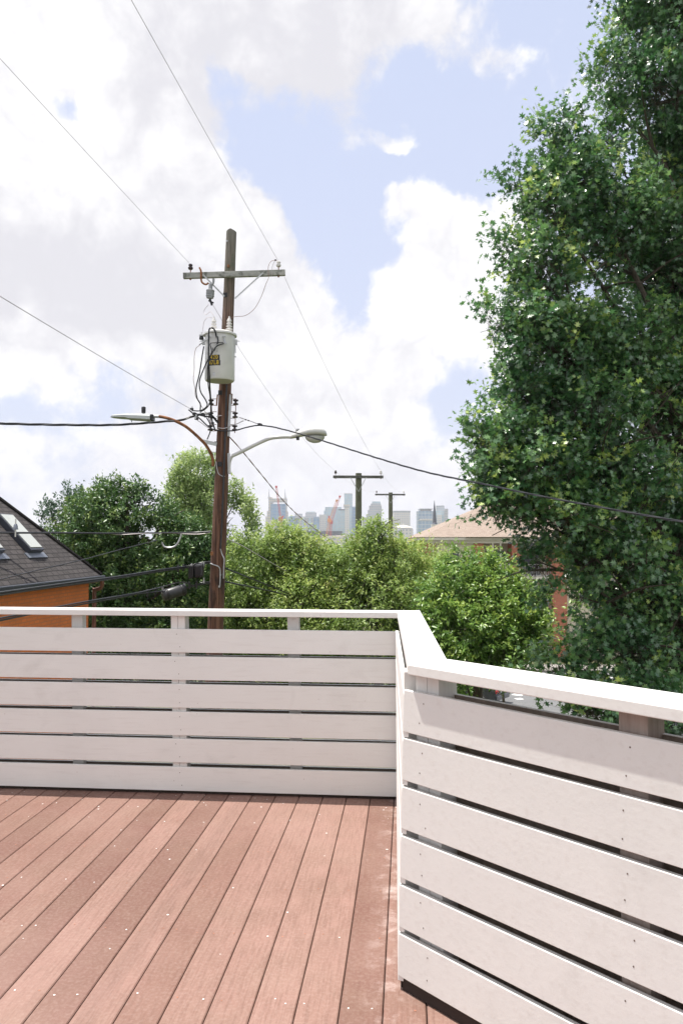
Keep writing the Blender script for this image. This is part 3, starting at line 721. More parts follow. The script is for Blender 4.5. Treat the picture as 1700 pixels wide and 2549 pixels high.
wire('service_cable', arc([P(392, 1345, 20), P(300, 1368, 18.3), P(204, 1394, 16.5), P(100, 1418, 14.8), P(0, 1443, 13.2), P(-120, 1475, 11.8)], 6), .011, M['black_s'], 'thin cable sloping across the tiled roof below the skylights', 'cable', G)
for dz in (0, 1):
    wire('telephone_cable', arc([pl(528, 1398 + 3 * dz, -.05), pl(505, 1400 + 3.4 * dz, -.15), pl(470, 1408 + 4 * dz, -.2), pl(455, 1411 + 4 * dz, -.3), P(400, 1418 + 4 * dz, 18), P(300, 1434 + 4 * dz, 16.4), P(200, 1447 + 5 * dz, 14.9), P(100, 1461 + 5 * dz, 13.3), P(0, 1475 + 6 * dz, 11.8), P(-150, 1497 + 7 * dz, 10)], 6), .017, M['black_s'],
         ['upper of the two black cables running along the tiled roof\'s eave', 'lower of the two black cables running along the tiled roof\'s eave'][dz], 'cable', G)
for dz in (0, 1):
    wire('telephone_cable', arc([pl(526, 1449 + 4 * dz, -.05), pl(505, 1450 + 4 * dz, -.15), pl(480, 1457 + 3 * dz, -.2), pl(452, 1449 + 16 * dz, -.25), pl(400, 1462 + 10 * dz, -.6), P(345, 1475 + 3 * dz, 17), P(300, 1483 + 4 * dz, 16.2), P(200, 1500 + 5 * dz, 14.4), P(100, 1519 + 5 * dz, 12.8), P(0, 1539 + 6 * dz, 11.4), P(-150, 1570 + 6 * dz, 10)], 6), .015, M['black_s'],
         ['upper of the two lowest black cables, in front of the orange wall', 'lower of the two lowest black cables, in front of the orange wall'][dz], 'cable', G)
# to the right, going away behind the trees
for i, (p, lab, mt, r) in enumerate((([pl(558, 1413, .05), pl(600, 1430, .6), P(640, 1446, 21.5), P(700, 1470, 24), P(740, 1488, 27)], 'upper black cable right of the pole running into the green trees', 'cable', .02),
        ([pl(557, 1447, .05), pl(600, 1456, .6), P(640, 1464, 21.5), P(700, 1478, 24), P(740, 1490, 27)], 'lower black cable right of the pole running into the green trees', 'cable', .022),
        ([pl(560, 1340, .05), pl(566, 1342, .1), pl(600, 1357, .6), P(640, 1380, 21.5), P(700, 1415, 25), P(730, 1432, 27)], 'grey strand right of the pole sloping down into the green trees', 'wire', .011))):
    wire('service_cable', arc(p, 5), r, M[mt], lab, 'cable', G)
q = MB(); q.tube([pl(566, 1342, .1), pl(560, 1357, .02)], .01, 6); q.build('strand_tail', M['wire'], pole)

# closures hanging on the cables
cl = thing('splice_closure', pl(488, 1418, -.25), 'square black splice closure hanging beside the pole', 'splice closure', 'black cable closures')
q = MB(); c = pl(496, 1421, -.25); ux = (pl(510, 1418, -.3) - pl(484, 1424, -.2)).normalized(); q.obox(c, ux * .125, FWD * .09, Vector((0, 0, .165))); q.build('closure_body', M['black_s'], cl, bevel=.05)
q = MB(); q.obox(pl(477, 1424, -.22), ux * .07, FWD * .08, Vector((0, 0, .15))); q.build('end_cap', M['black'], cl, bevel=.02)
q = MB()
for px in (478, 508): q.bar(pl(px, 1402 - (px - 478) * .1, -.25), pl(px, 1412, -.25), .03, .015)
q.bar(pl(508, 1438, -.25), pl(508, 1452, -.25), .03, .015); q.build('clamp', M['galv'], cl, split=True)
cl = thing('splice_closure', pl(434, 1473, -.3), 'long black cylindrical splice closure hanging on the lowest cables', 'splice closure', 'black cable closures')
a, b = pl(404, 1484, -.45), pl(463, 1466, -.2); dd = (b - a); q = MB(); q.lathe(a, [(.06, 0), (.12, .02), (.135, .06), (.135, dd.length - .06), (.11, dd.length - .01), (.05, dd.length)], 20, dd); q.build('closure_body', M['black_s'], cl, smooth=True)
q = MB(); q.lathe(a, [(.137, .10), (.145, .11), (.145, .14), (.137, .15)], 20, dd); q.lathe(a, [(.137, dd.length - .12), (.145, dd.length - .11), (.145, dd.length - .08), (.137, dd.length - .07)], 20, dd); q.build('band', M['black'], cl, smooth=True, split=True)
q = MB()
for px, py in ((405, 1462), (459, 1450)): q.bar(pl(px, py, -.4 if px < 430 else -.2), pl(px + 2, py + 14, -.4 if px < 430 else -.2), .04, .02)
q.build('clamp', M['galv'], cl, split=True)
q = MB()
for px, py in ((368, 1468), (388, 1465), (444, 1410), (457, 1407), (470, 1448), (486, 1447), (502, 1446)):
    p0 = pl(px, py, -.5 if px < 400 else -.2); q.obox(p0 - Vector((0, 0, .06)), RGT * .02, FWD * .03, Vector((0, 0, .085)))
o = q.build('cable_spacer', M['black'], None, bevel=.005); bpy.data.objects.remove(o)
for px, py in ((368, 1471), (388, 1467), (444, 1410), (457, 1408), (472, 1452), (490, 1450)):
    q = MB(); p0 = pl(px, py, -.6 if px < 400 else -.2); q.obox(p0 - Vector((0, 0, .05)), RGT * .02, FWD * .03, Vector((0, 0, .085)))
    o = q.build('cable_spacer', M['black'], None, bevel=.005)
    setp(o, 'small black spacer clamp on the cables left of the pole', 'cable clamp', 'spacer clamps on the black cables')
# loose leads round the transformer (part of the pole's rigging)
def lead(name, pts, r, mat, par=pole):
    q = MB(); q.tube(arc([pl(*p) for p in pts], 6), r, 7); return q.build(name, mat, par, smooth=True)
lead('jumper_lead', [(690, 649, -.3), (676, 650, -.3), (668, 665, -.3), (669, 690, -.3), (663, 705, -.3), (650, 740, -.3), (634, 768, -.3), (612, 785, -.3), (590, 788, -.3), (576, 790, -.35), (571, 797, -.4)], .006, M['wire_copper'])
lead('jumper_lead', [(685, 648, -.3), (678, 665, -.3), (677, 688, -.28)], .005, M['wire'])
lead('jumper_lead', [(520, 758, -.3), (510, 770, -.35), (509, 778, -.4), (514, 783, -.5), (524, 776, -.5), (531, 784, -.6), (533, 798, -.62)], .006, M['wire'])
lead('jumper_lead', [(532, 792, -.62), (518, 790, -.65), (509, 800, -.62), (506, 815, -.6), (504, 832, -.6)], .006, M['wire'])
lead('jumper_lead', [(529, 757, -.3), (540, 775, -.2), (551, 794, .1), (562, 815, .3)], .005, M['wire'])
lead('jumper_lead', [(498, 859, -.7), (488, 868, -.6), (484, 890, -.6), (484, 920, -.5), (482, 945, -.5), (486, 968, -.4), (487, 985, -.3), (498, 1005, -.2), (514, 1030, -.1), (530, 1062, -.1)], .006, M['wire_copper'])
lead('secondary_lead', [(539, 838, -.94), (535, 822, -1.0), (527, 816, -1.02), (521, 822, -1.02), (520, 850, -1.02), (520, 900, -1.0), (522, 950, -.8), (526, 1010, -.4), (528, 1045, -.2), (535, 1068, -.3)], .019, M['cable'])
lead('secondary_lead', [(542, 838, -.94), (543, 850, -.98), (541, 856, -.98)], .017, M['cable'])
lead('secondary_lead', [(558, 855, -.97), (540, 862, -1.0), (528, 880, -1.02), (516, 900, -.98), (505, 925, -.8), (497, 950, -.6), (500, 975, -.5), (512, 995, -.4), (516, 1010, -.3), (500, 1022, -.25), (478, 1022, -.2)], .015, M['cable'])
lead('secondary_lead', [(508, 862, -.8), (504, 885, -.75), (497, 930, -.6), (489, 965, -.5), (491, 990, -.4), (499, 1005, -.3), (499, 1022, -.25)], .015, M['cable'])
lead('secondary_lead', [(556, 853, -.97), (535, 853, -1.0), (524, 856, -1.0), (527, 875, -1.0), (520, 900, -1.0), (517, 920, -.95), (519, 960, -.7), (523, 985, -.5), (522, 1005, -.3), (512, 1018, -.25), (498, 1026, -.2)], .012, M['cable'])
lead('secondary_lead', [(483, 1027, -.2), (500, 1034, -.25), (520, 1036, -.2), (527, 1020, -.15)], .016, M['cable'])
lead('secondary_lead', [(515, 1040, -.25), (523, 1055, -.2), (524, 1072, -.15), (520, 1085, -.1), (516, 1094, -.1)], .014, M['cable'])
lead('secondary_lead', [(489, 1044, -.2), (505, 1055, -.2), (522, 1066, -.2), (545, 1069, -.3)], .008, M['wire'])
lead('secondary_lead', [(540, 1037, -.1), (552, 1034, -.25)], .01, M['wire'])
q = MB()
for px, py, s in ((478, 1018, .035), (484, 1030, .04), (490, 1042, .04), (498, 1032, .035), (508, 1034, .035), (512, 1037, .03), (524, 1037, .04), (646, 1056, .035), (650, 1057, .03), (612, 1045, .018), (619, 1047, .018), (530, 1053, .03), (686, 647, .02)):
    q.obox(pl(px, py, -.25 if px < 600 else -.4), RGT * s * 1.1, FWD * s * .6, Vector((0, 0, s * .7)))
q.build('splice_clamp', M['black'], pole, bevel=.006, split=True)
q = MB()
for px, py, s in ((479, 1014, .012), (489, 1035, .02), (487, 1040, .02), (500, 1028, .015)): q.obox(pl(px, py, -.27), RGT * s, FWD * s * .6, Vector((0, 0, s * 1.6)))
q.build('splice_bolt', M['galv'], pole, split=True)

# ------------------------------------------------------------------ poles further away
def farpole(label, px, pt, Z, zg, al, ar, ya, dia):
    T = P(px, pt, Z)
    rt = thing('utility_pole', (T.x, T.y, zg), label, 'utility pole', 'distant utility poles')
    q = MB(); q.tube([(T.x, T.y, zg - .3 + (T.z - zg + .3) * i / 8) for i in range(9)], [dia * (.68 - .2 * i / 8) for i in range(9)], 14); q.build('shaft', M['pole_far'], rt, smooth=True)
    a, b = P(al, ya, Z - .2), P(ar, ya + .3, Z - .2)
    q = MB(); q.bar(a, b, .10, .13); q.build('crossarm', M['arm_far'], rt, bevel=.005)
    for sg in (.22, .78) if dia > .28 else (.2, .8):
        q = MB(); q.bar(a.lerp(b, .34 if sg < .5 else .66) - Vector((0, 0, .02)) - FWD * .06, Vector((T.x, T.y, 0)) - FWD * .16 + Vector((0, 0, a.z - .7)), .03, .01, (0, 1, 0)); q.build('brace', M['galv'], rt)
    tips = []
    for k in (.05, .95):
        c = a.lerp(b, k) + Vector((0, 0, .07)); insulator(c, M['brown_porc'] if k < .5 else M['porcelain'], 1.1, rt); tips.append(c + Vector((0, 0, .2)))
    return tips
t2 = farpole('green tinged pole with wide crossarm, nearer of the two before the skyline', 892.5, 1178, 38, -8.3, 829, 954, 1187, .30)
t3 = farpole('smaller and more distant wooden crossarm pole in front of the skyline', 972, 1226, 64.5, -8.3, 933.5, 1008.5, 1231, .34)
wire('power_line', sag(pl(709, 690, -.1), t2[1], .25), .004, M['wire'], 'thin wire from the near crossarm\'s right end down to the far pole\'s right insulator', group=G)
wire('power_line', sag(pl(562, 815, .3), t2[0], .35), .004, M['wire'], 'thin wire from behind the transformer down to the far pole\'s left insulator', group=G)
for i in (0, 1): wire('power_line', sag(t2[i], t3[i], .35), .004, M['wire'], ['faint wire between the left ends of the two distant crossarms', 'faint wire between the right ends of the two distant crossarms'][i], group=G)

# ------------------------------------------------------------------ ground, street
def gz(x, y):
    def st(a, b, t):
        t = max(0, min(1, (t - a) / (b - a))); return t * t * (3 - 2 * t)
    z = -4.2 + (-8.05 + 4.2) * st(20, 42, y + 0.5 * x)
    z += (-16.0) * st(80, 1500, y)
    return z
m = NT('grass_ground'); v = m.coord('Object'); n = m.noise(v, 0.5, 8, 0.7); n2 = m.noise(v, 12, 5, 0.7)
c = m.ramp(n, [(0.35, (0.05, 0.075, 0.025)), (0.65, (0.11, 0.12, 0.05))]); c = m.mix(m.ramp(n2, [(0.4, (0, 0, 0)), (0.7, (0.5, 0.5, 0.5))]), c, (0.16, 0.13, 0.08)); m.col(c); m.rough(0.95); M['grass'] = m.mat
m = NT('asphalt'); v = m.coord('Object'); n = m.noise(v, 0.6, 8, 0.7); n2 = m.noise(v, 30, 4, 0.7)
c = m.ramp(n, [(0.35, (0.115, 0.118, 0.122)), (0.65, (0.16, 0.162, 0.165))]); c = m.mix(0.3, c, m.ramp(n2, [(0.3, (0.06, 0.06, 0.06)), (0.7, (0.25, 0.25, 0.25))])); m.col(c); m.rough(0.9); M['asphalt'] = m.mat
M['concrete'] = plain('concrete', (0.27, 0.25, 0.23), 0.9, 0, 0.15, 1.5)
M['line'] = plain('road_paint', (0.68, 0.67, 0.64), 0.7, 0, 0.1, 8, 0)
ys = [-40, -10, 0, 10, 16, 20, 24, 28, 32, 36, 40, 44, 48, 52, 56, 60, 66, 74, 84, 100, 140, 200, 320, 500, 800, 1200, 1800, 3000, 5000, 9000, 14000]
xs = sorted(set([-x for x in (9000, 4000, 1500, 600, 250, 120, 70, 45, 30, 20, 12, 6)] + [0, 6, 12, 20, 30, 45, 70, 120, 250, 600, 1500, 4000, 9000]))
q = MB(); q.add([(x, y, gz(x, y)) for y in ys for x in xs], [(j * len(xs) + i, j * len(xs) + i + 1, (j + 1) * len(xs) + i + 1, (j + 1) * len(xs) + i) for j in range(len(ys) - 1) for i in range(len(xs) - 1)])
o = q.build('ground', M['grass'], None, smooth=True); o['kind'] = 'structure'
ZS = -8.03
st = MB()
def street_quad(pts, z): st.add([(x, y, z) for x, y in pts], [tuple(range(len(pts)))])
A_ = [PZ(1130, 1800, ZS), PZ(1900, 1900, ZS), PZ(1900, 1680, ZS), PZ(1130, 1672, ZS)]
q = MB(); q.hexa([(a.x, a.y) for a in A_], ZS - .3, ZS + .03); o = q.build('road', M['asphalt']); o['kind'] = 'structure'
q = MB(); B_ = [PZ(1050, 1671, ZS), PZ(1950, 1679, ZS), PZ(1950, 1662, ZS), PZ(1050, 1656, ZS)]; q.hexa([(a.x, a.y) for a in B_], ZS - .3, ZS + .15); o = q.build('pavement', M['concrete']); o['kind'] = 'structure'
q = MB()
for a, b, w in (((1440, 1694), (1560, 1684), .13), ((1275, 1728), (1300, 1731), .22), ((1283, 1740), (1300, 1739), .22), ((1560, 1684), (1700, 1686), .13)):
    p, r_ = PZ(*a, ZS + .034), PZ(*b, ZS + .034); d = (r_ - p).normalized(); nn = Vector((-d.y, d.x, 0)) * w
    q.add([p - nn, r_ - nn, r_ + nn, p + nn], [(0, 1, 2, 3)])
o = q.build('road_marking', M['line']); o['kind'] = 'structure'

# ------------------------------------------------------------------ brick house at the left
m = NT('orange_brick'); tcb = m.coord('Object', (1, 1, 1), (0, 0, 0))
sx = m.new('ShaderNodeSeparateXYZ'); m.link(tcb, sx.inputs[0]); cx = m.new('ShaderNodeCombineXYZ')
m.link(m.math('ADD', sx.outputs[0], sx.outputs[1]), cx.inputs[0]); m.link(sx.outputs[2], cx.inputs[1])
def brick(m, vec, c1, c2, mort, w=.22, h=.075, ms=.012):
    b = m.new('ShaderNodeTexBrick'); b.inputs['Scale'].default_value = 1; b.inputs['Brick Width'].default_value = w; b.inputs['Row Height'].default_value = h; b.inputs['Mortar Size'].default_value = ms
    b.inputs['Color1'].default_value = (*c1, 1); b.inputs['Color2'].default_value = (*c2, 1); b.inputs['Mortar'].default_value = (*mort, 1); m.link(vec, b.inputs['Vector']); return b
b = brick(m, cx.outputs[0], (0.78, 0.225, 0.06), (0.70, 0.195, 0.052), (0.58, 0.19, 0.075))
c = m.mix(m.ramp(m.noise(tcb, 1.2, 6, 0.65), [(0.45, (0, 0, 0)), (0.75, (0.45, 0.45, 0.45))]), b.outputs[0], (0.42, 0.14, 0.05)); m.col(c); m.rough(0.85)
m.bump(b.outputs['Fac'], -0.4, .01); M['brick_o'] = m.mat
def shingle(name, c1, c2, dark, w=.3, h=.14):
    m = NT(name); v = m.coord('UV')
    b = brick(m, v, c1, c2, dark, w, h, .014); b.inputs['Mortar Smooth'].default_value = .3; b.inputs['Bias'].default_value = 0
    n = m.noise(m.coord('UV', (3, 3, 3)), 1.3, 6, .7)
    c = m.mix(m.ramp(n, [(0.4, (0, 0, 0)), (0.7, (0.4, 0.4, 0.4))]), b.outputs[0], tuple(x * .6 for x in c1)); m.col(c); m.rough(.9); m.bump(m.math('SUBTRACT', m.noise(v, 60, 3), b.outputs['Fac']), .5, .01); return m.mat
M['shingle'] = shingle('dark_shingles', (0.078, 0.067, 0.066), (0.044, 0.038, 0.037), (0.010, 0.008, 0.008), .26, .125)
M['shingle_t'] = shingle('tan_shingles', (0.35, 0.285, 0.235), (0.27, 0.215, 0.175), (0.22, 0.15, 0.12), .35, .15)
M['copper'] = plain('aged_copper', (0.18, 0.085, 0.06), 0.55, 0.3, 0.3, 6)
M['glass'] = plain('blind_glass', (0.50, 0.52, 0.48), 0.25, 0, 0.04, 2, 0)
M['frame_d'] = plain('dark_frame', (0.05, 0.055, 0.07), 0.4, 0.2, 0.1, 8)
M['flash'] = plain('lead_flashing', (0.20, 0.22, 0.26), 0.45, 0.3, 0.1, 8)
ze = CAM.z - 0.80; Xe = -7.2; th = R(46); Ye = 18.3; Yn = 3.5
hs = thing('brick_house', (-11.7, 11, gz(-11, 11)), 'orange brick house with a dark shingled hip roof beyond the left end of the railing', 'house')
q = MB(); q.box(-16.0, Yn + .2, gz(-11, 11) - .5, Xe - .22, Ye - .2, ze - .06); q.build('wall', M['brick_o'], hs)
rise = 4.5 * math.tan(th); XR = Xe - 4.5
def roofmesh(corners, name, mat, parent, ridge):
    """corners: 4 eave corners CCW, ridge: 2 points; builds with UVs in metres"""
    c = [Vector(x) for x in corners]; r1, r2 = map(Vector, ridge)
    faces = [(c[0], c[1], r1), (c[1], c[2], r2, r1), (c[2], c[3], r2), (c[3], c[0], r1, r2)]
    me = bpy.data.meshes.new(name); off = rootloc(parent); vs = []; fs = []
    for f in faces:
        k = len(vs); vs += [tuple(p - off) for p in f]; fs.append(tuple(range(k, k + len(f))))
    k = len(vs); vs += [tuple(p - off - Vector((0, 0, .03))) for p in c]; fs.append((k + 3, k + 2, k + 1, k))
    me.from_pydata(vs, [], fs); uv = me.uv_layers.new(name='UVMap')
    li = 0
    for f in faces:
        e = (f[1] - f[0]).normalized(); nrm = e.cross(f[2] - f[0]).normalized(); u = nrm.cross(e)
        for p in f: uv.data[li].uv = ((p - f[0]).dot(e), (p - f[0]).dot(u)); li += 1
    me.materials.append(mat); o = bpy.data.objects.new(name, me); C.objects.link(o); o.parent = parent; return o
rf = roofmesh([(2 * XR - Xe, Yn, ze), (Xe, Yn, ze), (Xe, Ye, ze), (2 * XR - Xe, Ye, ze)], 'roof', M['shingle'], hs, [(XR, Yn + 4.5, ze + rise), (XR, Ye - 4.5, ze + rise)])
q = MB(); q.tube([Vector((Xe, Ye, ze + .02)), Vector((XR, Ye - 4.5, ze + rise + .02))], .045, 6); q.tube([Vector((XR, Yn + 4.5, ze + rise + .02)), Vector((XR, Ye - 4.5, ze + rise + .02))], .045, 6); q.build('ridge_cap', M['shingle'], rf)
q = MB(); q.box(Xe - .02, Yn, ze - .10, Xe + .09, Ye + .05, ze + .0); q.build('gutter', M['frame_d'], hs, bevel=.02)
q = MB(); q.box(Xe - .3, Yn + .1, ze - .16, Xe - .03, Ye - .1, ze - .07); q.build('eave_board', M['copper'], hs)
q = MB(); yy = Ye + .0; xx = Xe - .16
q.tube(arc([Vector((Xe + .03, yy - .05, ze - .09)), Vector((Xe + .03, yy - .02, ze - .2)), Vector((Xe - .02, yy - .0, ze - .30)), Vector((xx, yy, ze - .36)), Vector((xx, yy, ze - .5)), Vector((xx, yy, ze - 2.5)), Vector((xx, yy, gz(-7, 18)))], 4), .048, 10); q.build('downspout', M['copper'], hs, smooth=True)
q = MB(); q.tube([Vector((xx - .1, Ye - .15, ze - .1)), Vector((xx - .1, Ye - .15, ze - 3.5))], .02, 6); q.build('wall_cable', M['cable'], hs)
def rp(s, y): return Vector((Xe - s * math.cos(th), y, ze + s * math.sin(th)))
nrm = Vector((math.sin(th), 0, math.cos(th))); up_ = Vector((-math.cos(th), 0, math.sin(th)))
for ya in (15.67, 14.05, 12.4):
    yb = ya + .60; s0, s1 = .76, 1.80
    sk = MB(); c = (rp(s0, ya) + rp(s1, yb)) / 2
    sk.obox(c + nrm * .05, up_ * ((s1 - s0) / 2), Vector((0, .30, 0)), nrm * .07)
    f = sk.build('skylight', M['frame_d'], hs, bevel=.008)
    sk = MB(); sk.obox(c + nrm * .125 + up_ * .01, up_ * ((s1 - s0) / 2 - .05), Vector((0, .255, 0)), nrm * .01); sk.build('pane', M['glass'], f)
    sk = MB(); sk.obox(rp(s0 - .06, ya + .3) + nrm * .012, up_ * .07, Vector((0, .42, 0)), nrm * .012); sk.build('flashing', M['flash'], f)
vp = rp(1.95, 15.9) ; vp = P(40, 1304, 15.3)
q = MB(); q.tube([vp - Vector((0, 0, .25)), vp + Vector((0, 0, .10))], .014, 8, 0); q.lathe(vp - Vector((0, 0, .05)), [(.05, -.06), (.035, .03), (.02, .05)], 10, m=1); q.build('vent_pipe', [M['porcelain'], M['flash']], hs, smooth=True)

# ------------------------------------------------------------------ brick apartment building at the right
ZA = 66.0
m = NT('red_brick'); tcb = m.coord('Object'); sx = m.new('ShaderNodeSeparateXYZ'); m.link(tcb, sx.inputs[0]); cx = m.new('ShaderNodeCombineXYZ'); m.link(m.math('ADD', sx.outputs[0], sx.outputs[1]), cx.inputs[0]); m.link(sx.outputs[2], cx.inputs[1])
b = brick(m, cx.outputs[0], (0.52, 0.15, 0.08), (0.42, 0.115, 0.06), (0.42, 0.24, 0.18)); m.col(b.outputs[0]); m.rough(.85); M['brick_r'] = m.mat
m = NT('cream_siding'); v = m.coord('Object'); sx = m.new('ShaderNodeSeparateXYZ'); m.link(v, sx.inputs[0]); w_ = m.math('FRACT', m.math('MULTIPLY', sx.outputs[2], 6.5)); m.col(m.ramp(w_, [(0.0, (0.38, 0.34, 0.25)), (0.15, (0.62, 0.57, 0.45)), (1, (0.66, 0.61, 0.49))])); m.rough(.7); m.bump(w_, .4, .02); M['siding'] = m.mat
M['trim'] = plain('cream_trim', (0.66, 0.63, 0.55), .6, 0, .05, 2, 0); M['pane'] = plain('dark_pane', (0.035, 0.045, 0.06), .08, 0, .1, 1, 0); M['void'] = plain('dark_interior', (0.02, 0.02, 0.02), .9)
M['rail_m'] = plain('white_metal_rail', (0.55, 0.55, 0.55), .5)
apx = lambda px: (P(px, 1349, ZA) - P(1062, 1349, ZA)).dot(RGT)
OA = P(1062, 1349, ZA); zE = P(1062, 1337, ZA).z; gA = -8.1
def AP(u, w, z): p = OA + RGT * u + FWD * w; return Vector((p.x, p.y, z))      # u along the front, w depth
ab = thing('apartment_building', (OA.x, OA.y, gA), 'three storey red brick apartment building with tan roof, half hidden by the oak', 'building')
def abox(u0, u1, w0, w1, z0, z1, name, mat, parent=ab, bev=0):
    q = MB(); q.hexa([tuple(AP(u, w, 0))[:2] for u, w in ((u0, w0), (u1, w0), (u1, w1), (u0, w1))], z0, z1); return q.build(name, mat, parent, bevel=bev)
u1 = apx(1077); u2 = apx(1182); u3 = apx(1206); u4 = apx(1276); u5 = apx(1300); u6 = apx(1375); u7 = apx(1411); UE = 26.0
H3 = 2.95
abox(u1, u1 + .35, .9, 14, gA, zE - .25, 'brick_wall', M['brick_r']); wl_ = abox(u1 + .35, u2, .6, 14, gA, zE - .25, 'siding_wall', M['siding'])
abox(u2, u3, .5, 14, gA, zE - .25, 'brick_wall', M['brick_r']); abox(u3, u4, 2.2, 14, gA, zE - .25, 'siding_wall', M['siding'])
abox(u4, u5, .5, 14, gA, zE - .25, 'brick_wall', M['brick_r']); abox(u5, u6, 2.2, 14, gA, zE - .25, 'siding_wall', M['siding'])
abox(u6, u7, .2, 14, gA, zE - .25, 'brick_wall', M['brick_r']); abox(u7, UE, .6, 14, gA, zE - .25, 'siding_wall', M['siding'])
for k in range(3):
    zf = zE - .45 - H3 * (k + 1) + .15
    if zf < gA: zf = gA
    for (a, b_) in ((u3, u4), (u5, u6)):
        bl = abox(a + .01, b_ - .01, .25, 2.2, zf - .22, zf, 'balcony', M['trim'])
        q = MB()
        for t in range(15): u = a + .1 + (b_ - a - .2) * t / 14; q.tube([AP(u, .4, zf), AP(u, .4, zf + 1.0)], .018, 5)
        for zz in (.1, 1.0): q.bar(AP(a, .4, zf + zz), AP(b_, .4, zf + zz), .05, .05)
        q.build('railing', M['rail_m'], bl)
        abox(a + .5, a + 2.0 if b_ - a > 2.4 else b_ - .3, 2.12, 2.2, zf + .02, zf + 2.1, 'patio_door', M['pane'], ab)
    for (c0, c1) in ((apx(1122), apx(1143)), (u7 + 1.2, u7 + 2.4), (u7 + 4.2, u7 + 5.4), (u7 + 7.5, u7 + 8.7)):
        w = abox(c0 - .1, c1 + .1, .53, .6, zf + .75, zf + 2.35, 'window', M['trim']); abox(c0, c1, .50, .53, zf + .85, zf + 2.25, 'pane', M['pane'], w)
abox(-.2, UE + .4, .25, .45, zE - .5, zE - .25, 'eave_beam', M['trim']); 
abox(-.35, UE + .5, -.15, 0.0, zE - .24, zE, 'gutter', M['trim'])
q = MB(); q.hexa([tuple(AP(u, w, 0))[:2] for u, w in ((-.3, 0.02), (UE + .5, 0.02), (UE + .5, 15), (-.3, 15))], zE - .26, zE - .02); q.build('soffit', M['trim'], ab)
for px in (1077, 1226, 1245): q = MB(); q.hexa([tuple(AP(apx(px) + du, w, 0))[:2] for du, w in ((0, .3), (.13, .3), (.13, .43), (0, .43))], gA, zE - .5); q.build('porch_post', M['trim'], ab)
ra = 7.5; hr = P(1172, 1288, ZA + ra).z - zE
rf = roofmesh([AP(-.4, -.2, zE + .01), AP(UE + .6, -.2, zE + .01), AP(UE + .6, 15.2, zE + .01), AP(-.4, 15.2, zE + .01)], 'roof', M['shingle_t'], ab, [AP(6.2, 7.5, zE + 3.2), AP(6.2, 7.5, zE + 3.2)])
bpy.data.objects.remove(rf)
rf = roofmesh([AP(UE + .6, -.2, zE + .01), AP(UE + .6, 15.2, zE + .01), AP(-.4, 15.2, zE + .01), AP(-.4, -.2, zE + .01)], 'roof', M['shingle_t'], ab, [AP(UE - 5.5, 7.5, zE + 3.1), AP(6.2, 7.5, zE + 3.1)])
g0, g1 = apx(1158), apx(1158) + 9   # lower cross hip in front
rf2 = roofmesh([AP(g1, -.6, zE + .02), AP(g1, 9, zE + .02), AP(g0, 9, zE + .02), AP(g0, -.6, zE + .02)], 'cross_roof', M['shingle_t'], ab, [AP(g1 - 4.4, 3.9, zE + 2.05), AP(g0 + 4.4, 3.9, zE + 2.05)])

# ------------------------------------------------------------------ dark saloon car on the street
M['car'] = plain('dark_grey_car_paint', (0.055, 0.06, 0.068), .25, .5, .05, 3, 0); M['car_s'] = plain('silver_bumper', (0.20, 0.205, 0.22), .3, .5, .05, 3, 0)
M['tyre'] = plain('tyre_rubber', (.02, .02, .02), .8); M['red'] = plain('red_lens', (.55, .01, .015), .2, 0, .1, 5, 0); M['rim'] = plain('alloy_rim', (.4, .4, .42), .35, .8)
tc0 = PZ(1250, 1754, ZS + .03)
car = thing('parked_car', tc0, 'dark grey saloon car with a red tail light on the street below', 'car')
hd_ = (-RGT * .80 + FWD * .60).normalized(); sd_ = Vector((hd_.y, -hd_.x, 0))   # heading away to the left; sd_ = its right side
def CP(l, w, h): return tc0 + hd_ * l + sd_ * w + Vector((0, 0, h))
prof = [(0, .35), (0, .62), (.04, .92), (.30, 1.02), (.75, 1.05), (3.45, .98), (4.3, .80), (4.55, .62), (4.58, .30), (4.2, .22), (.25, .22)]
def loft(profile, halfw, name, mat, parent, inset=.06, n=3):
    q = MB(); L = len(profile); vs = []
    for s, k in ((-1, 0), (-1, 1), (1, 1), (1, 0)):
        for (l, h) in profile:
            w = halfw if k else halfw - inset; f = 1 if k else .96
            cl_ = sum(p[0] for p in profile) / L; ch = sum(p[1] for p in profile) / L
            vs.append(CP(cl_ + (l - cl_) * (1 if not k else f) , s * (halfw - (inset if k == 0 else 0)) if k == 0 else s * halfw, ch + (h - ch) * (f if k else 1)))
    order = [0, 1, 2, 3]
    # sections: outer side (narrow, full profile) -> flank
    vs2 = []
    for s, f, w in ((-1, .93, halfw), (-1, 1, halfw - inset), (1, 1, halfw - inset), (1, .93, halfw)):
        cl_ = sum(p[0] for p in profile) / L; ch = sum(p[1] for p in profile) / L
        for (l, h) in profile: vs2.append(CP(cl_ + (l - cl_) * (f + (1 - f) * .6), s * w, ch + (h - ch) * f))
    fs = [(i * L + j, i * L + (j + 1) % L, (i + 1) * L + (j + 1) % L, (i + 1) * L + j) for i in range(3) for j in range(L)] + [tuple(range(L)), tuple(range(3 * L, 4 * L))[::-1]]
    q.add(vs2, fs); o = q.build(name, mat, parent, smooth=True); bm_fix(o); return o
bd = loft(prof, .91, 'body', M['car'], car)
loft([(.45, 1.0), (1.05, 1.40), (1.5, 1.46), (2.5, 1.44), (3.35, 1.0)], .76, 'cabin', M['pane'], car, .14)
loft([(1.12, 1.40), (1.5, 1.475), (2.45, 1.455), (2.55, 1.42)], .60, 'roof_panel', M['car'], car, .05)
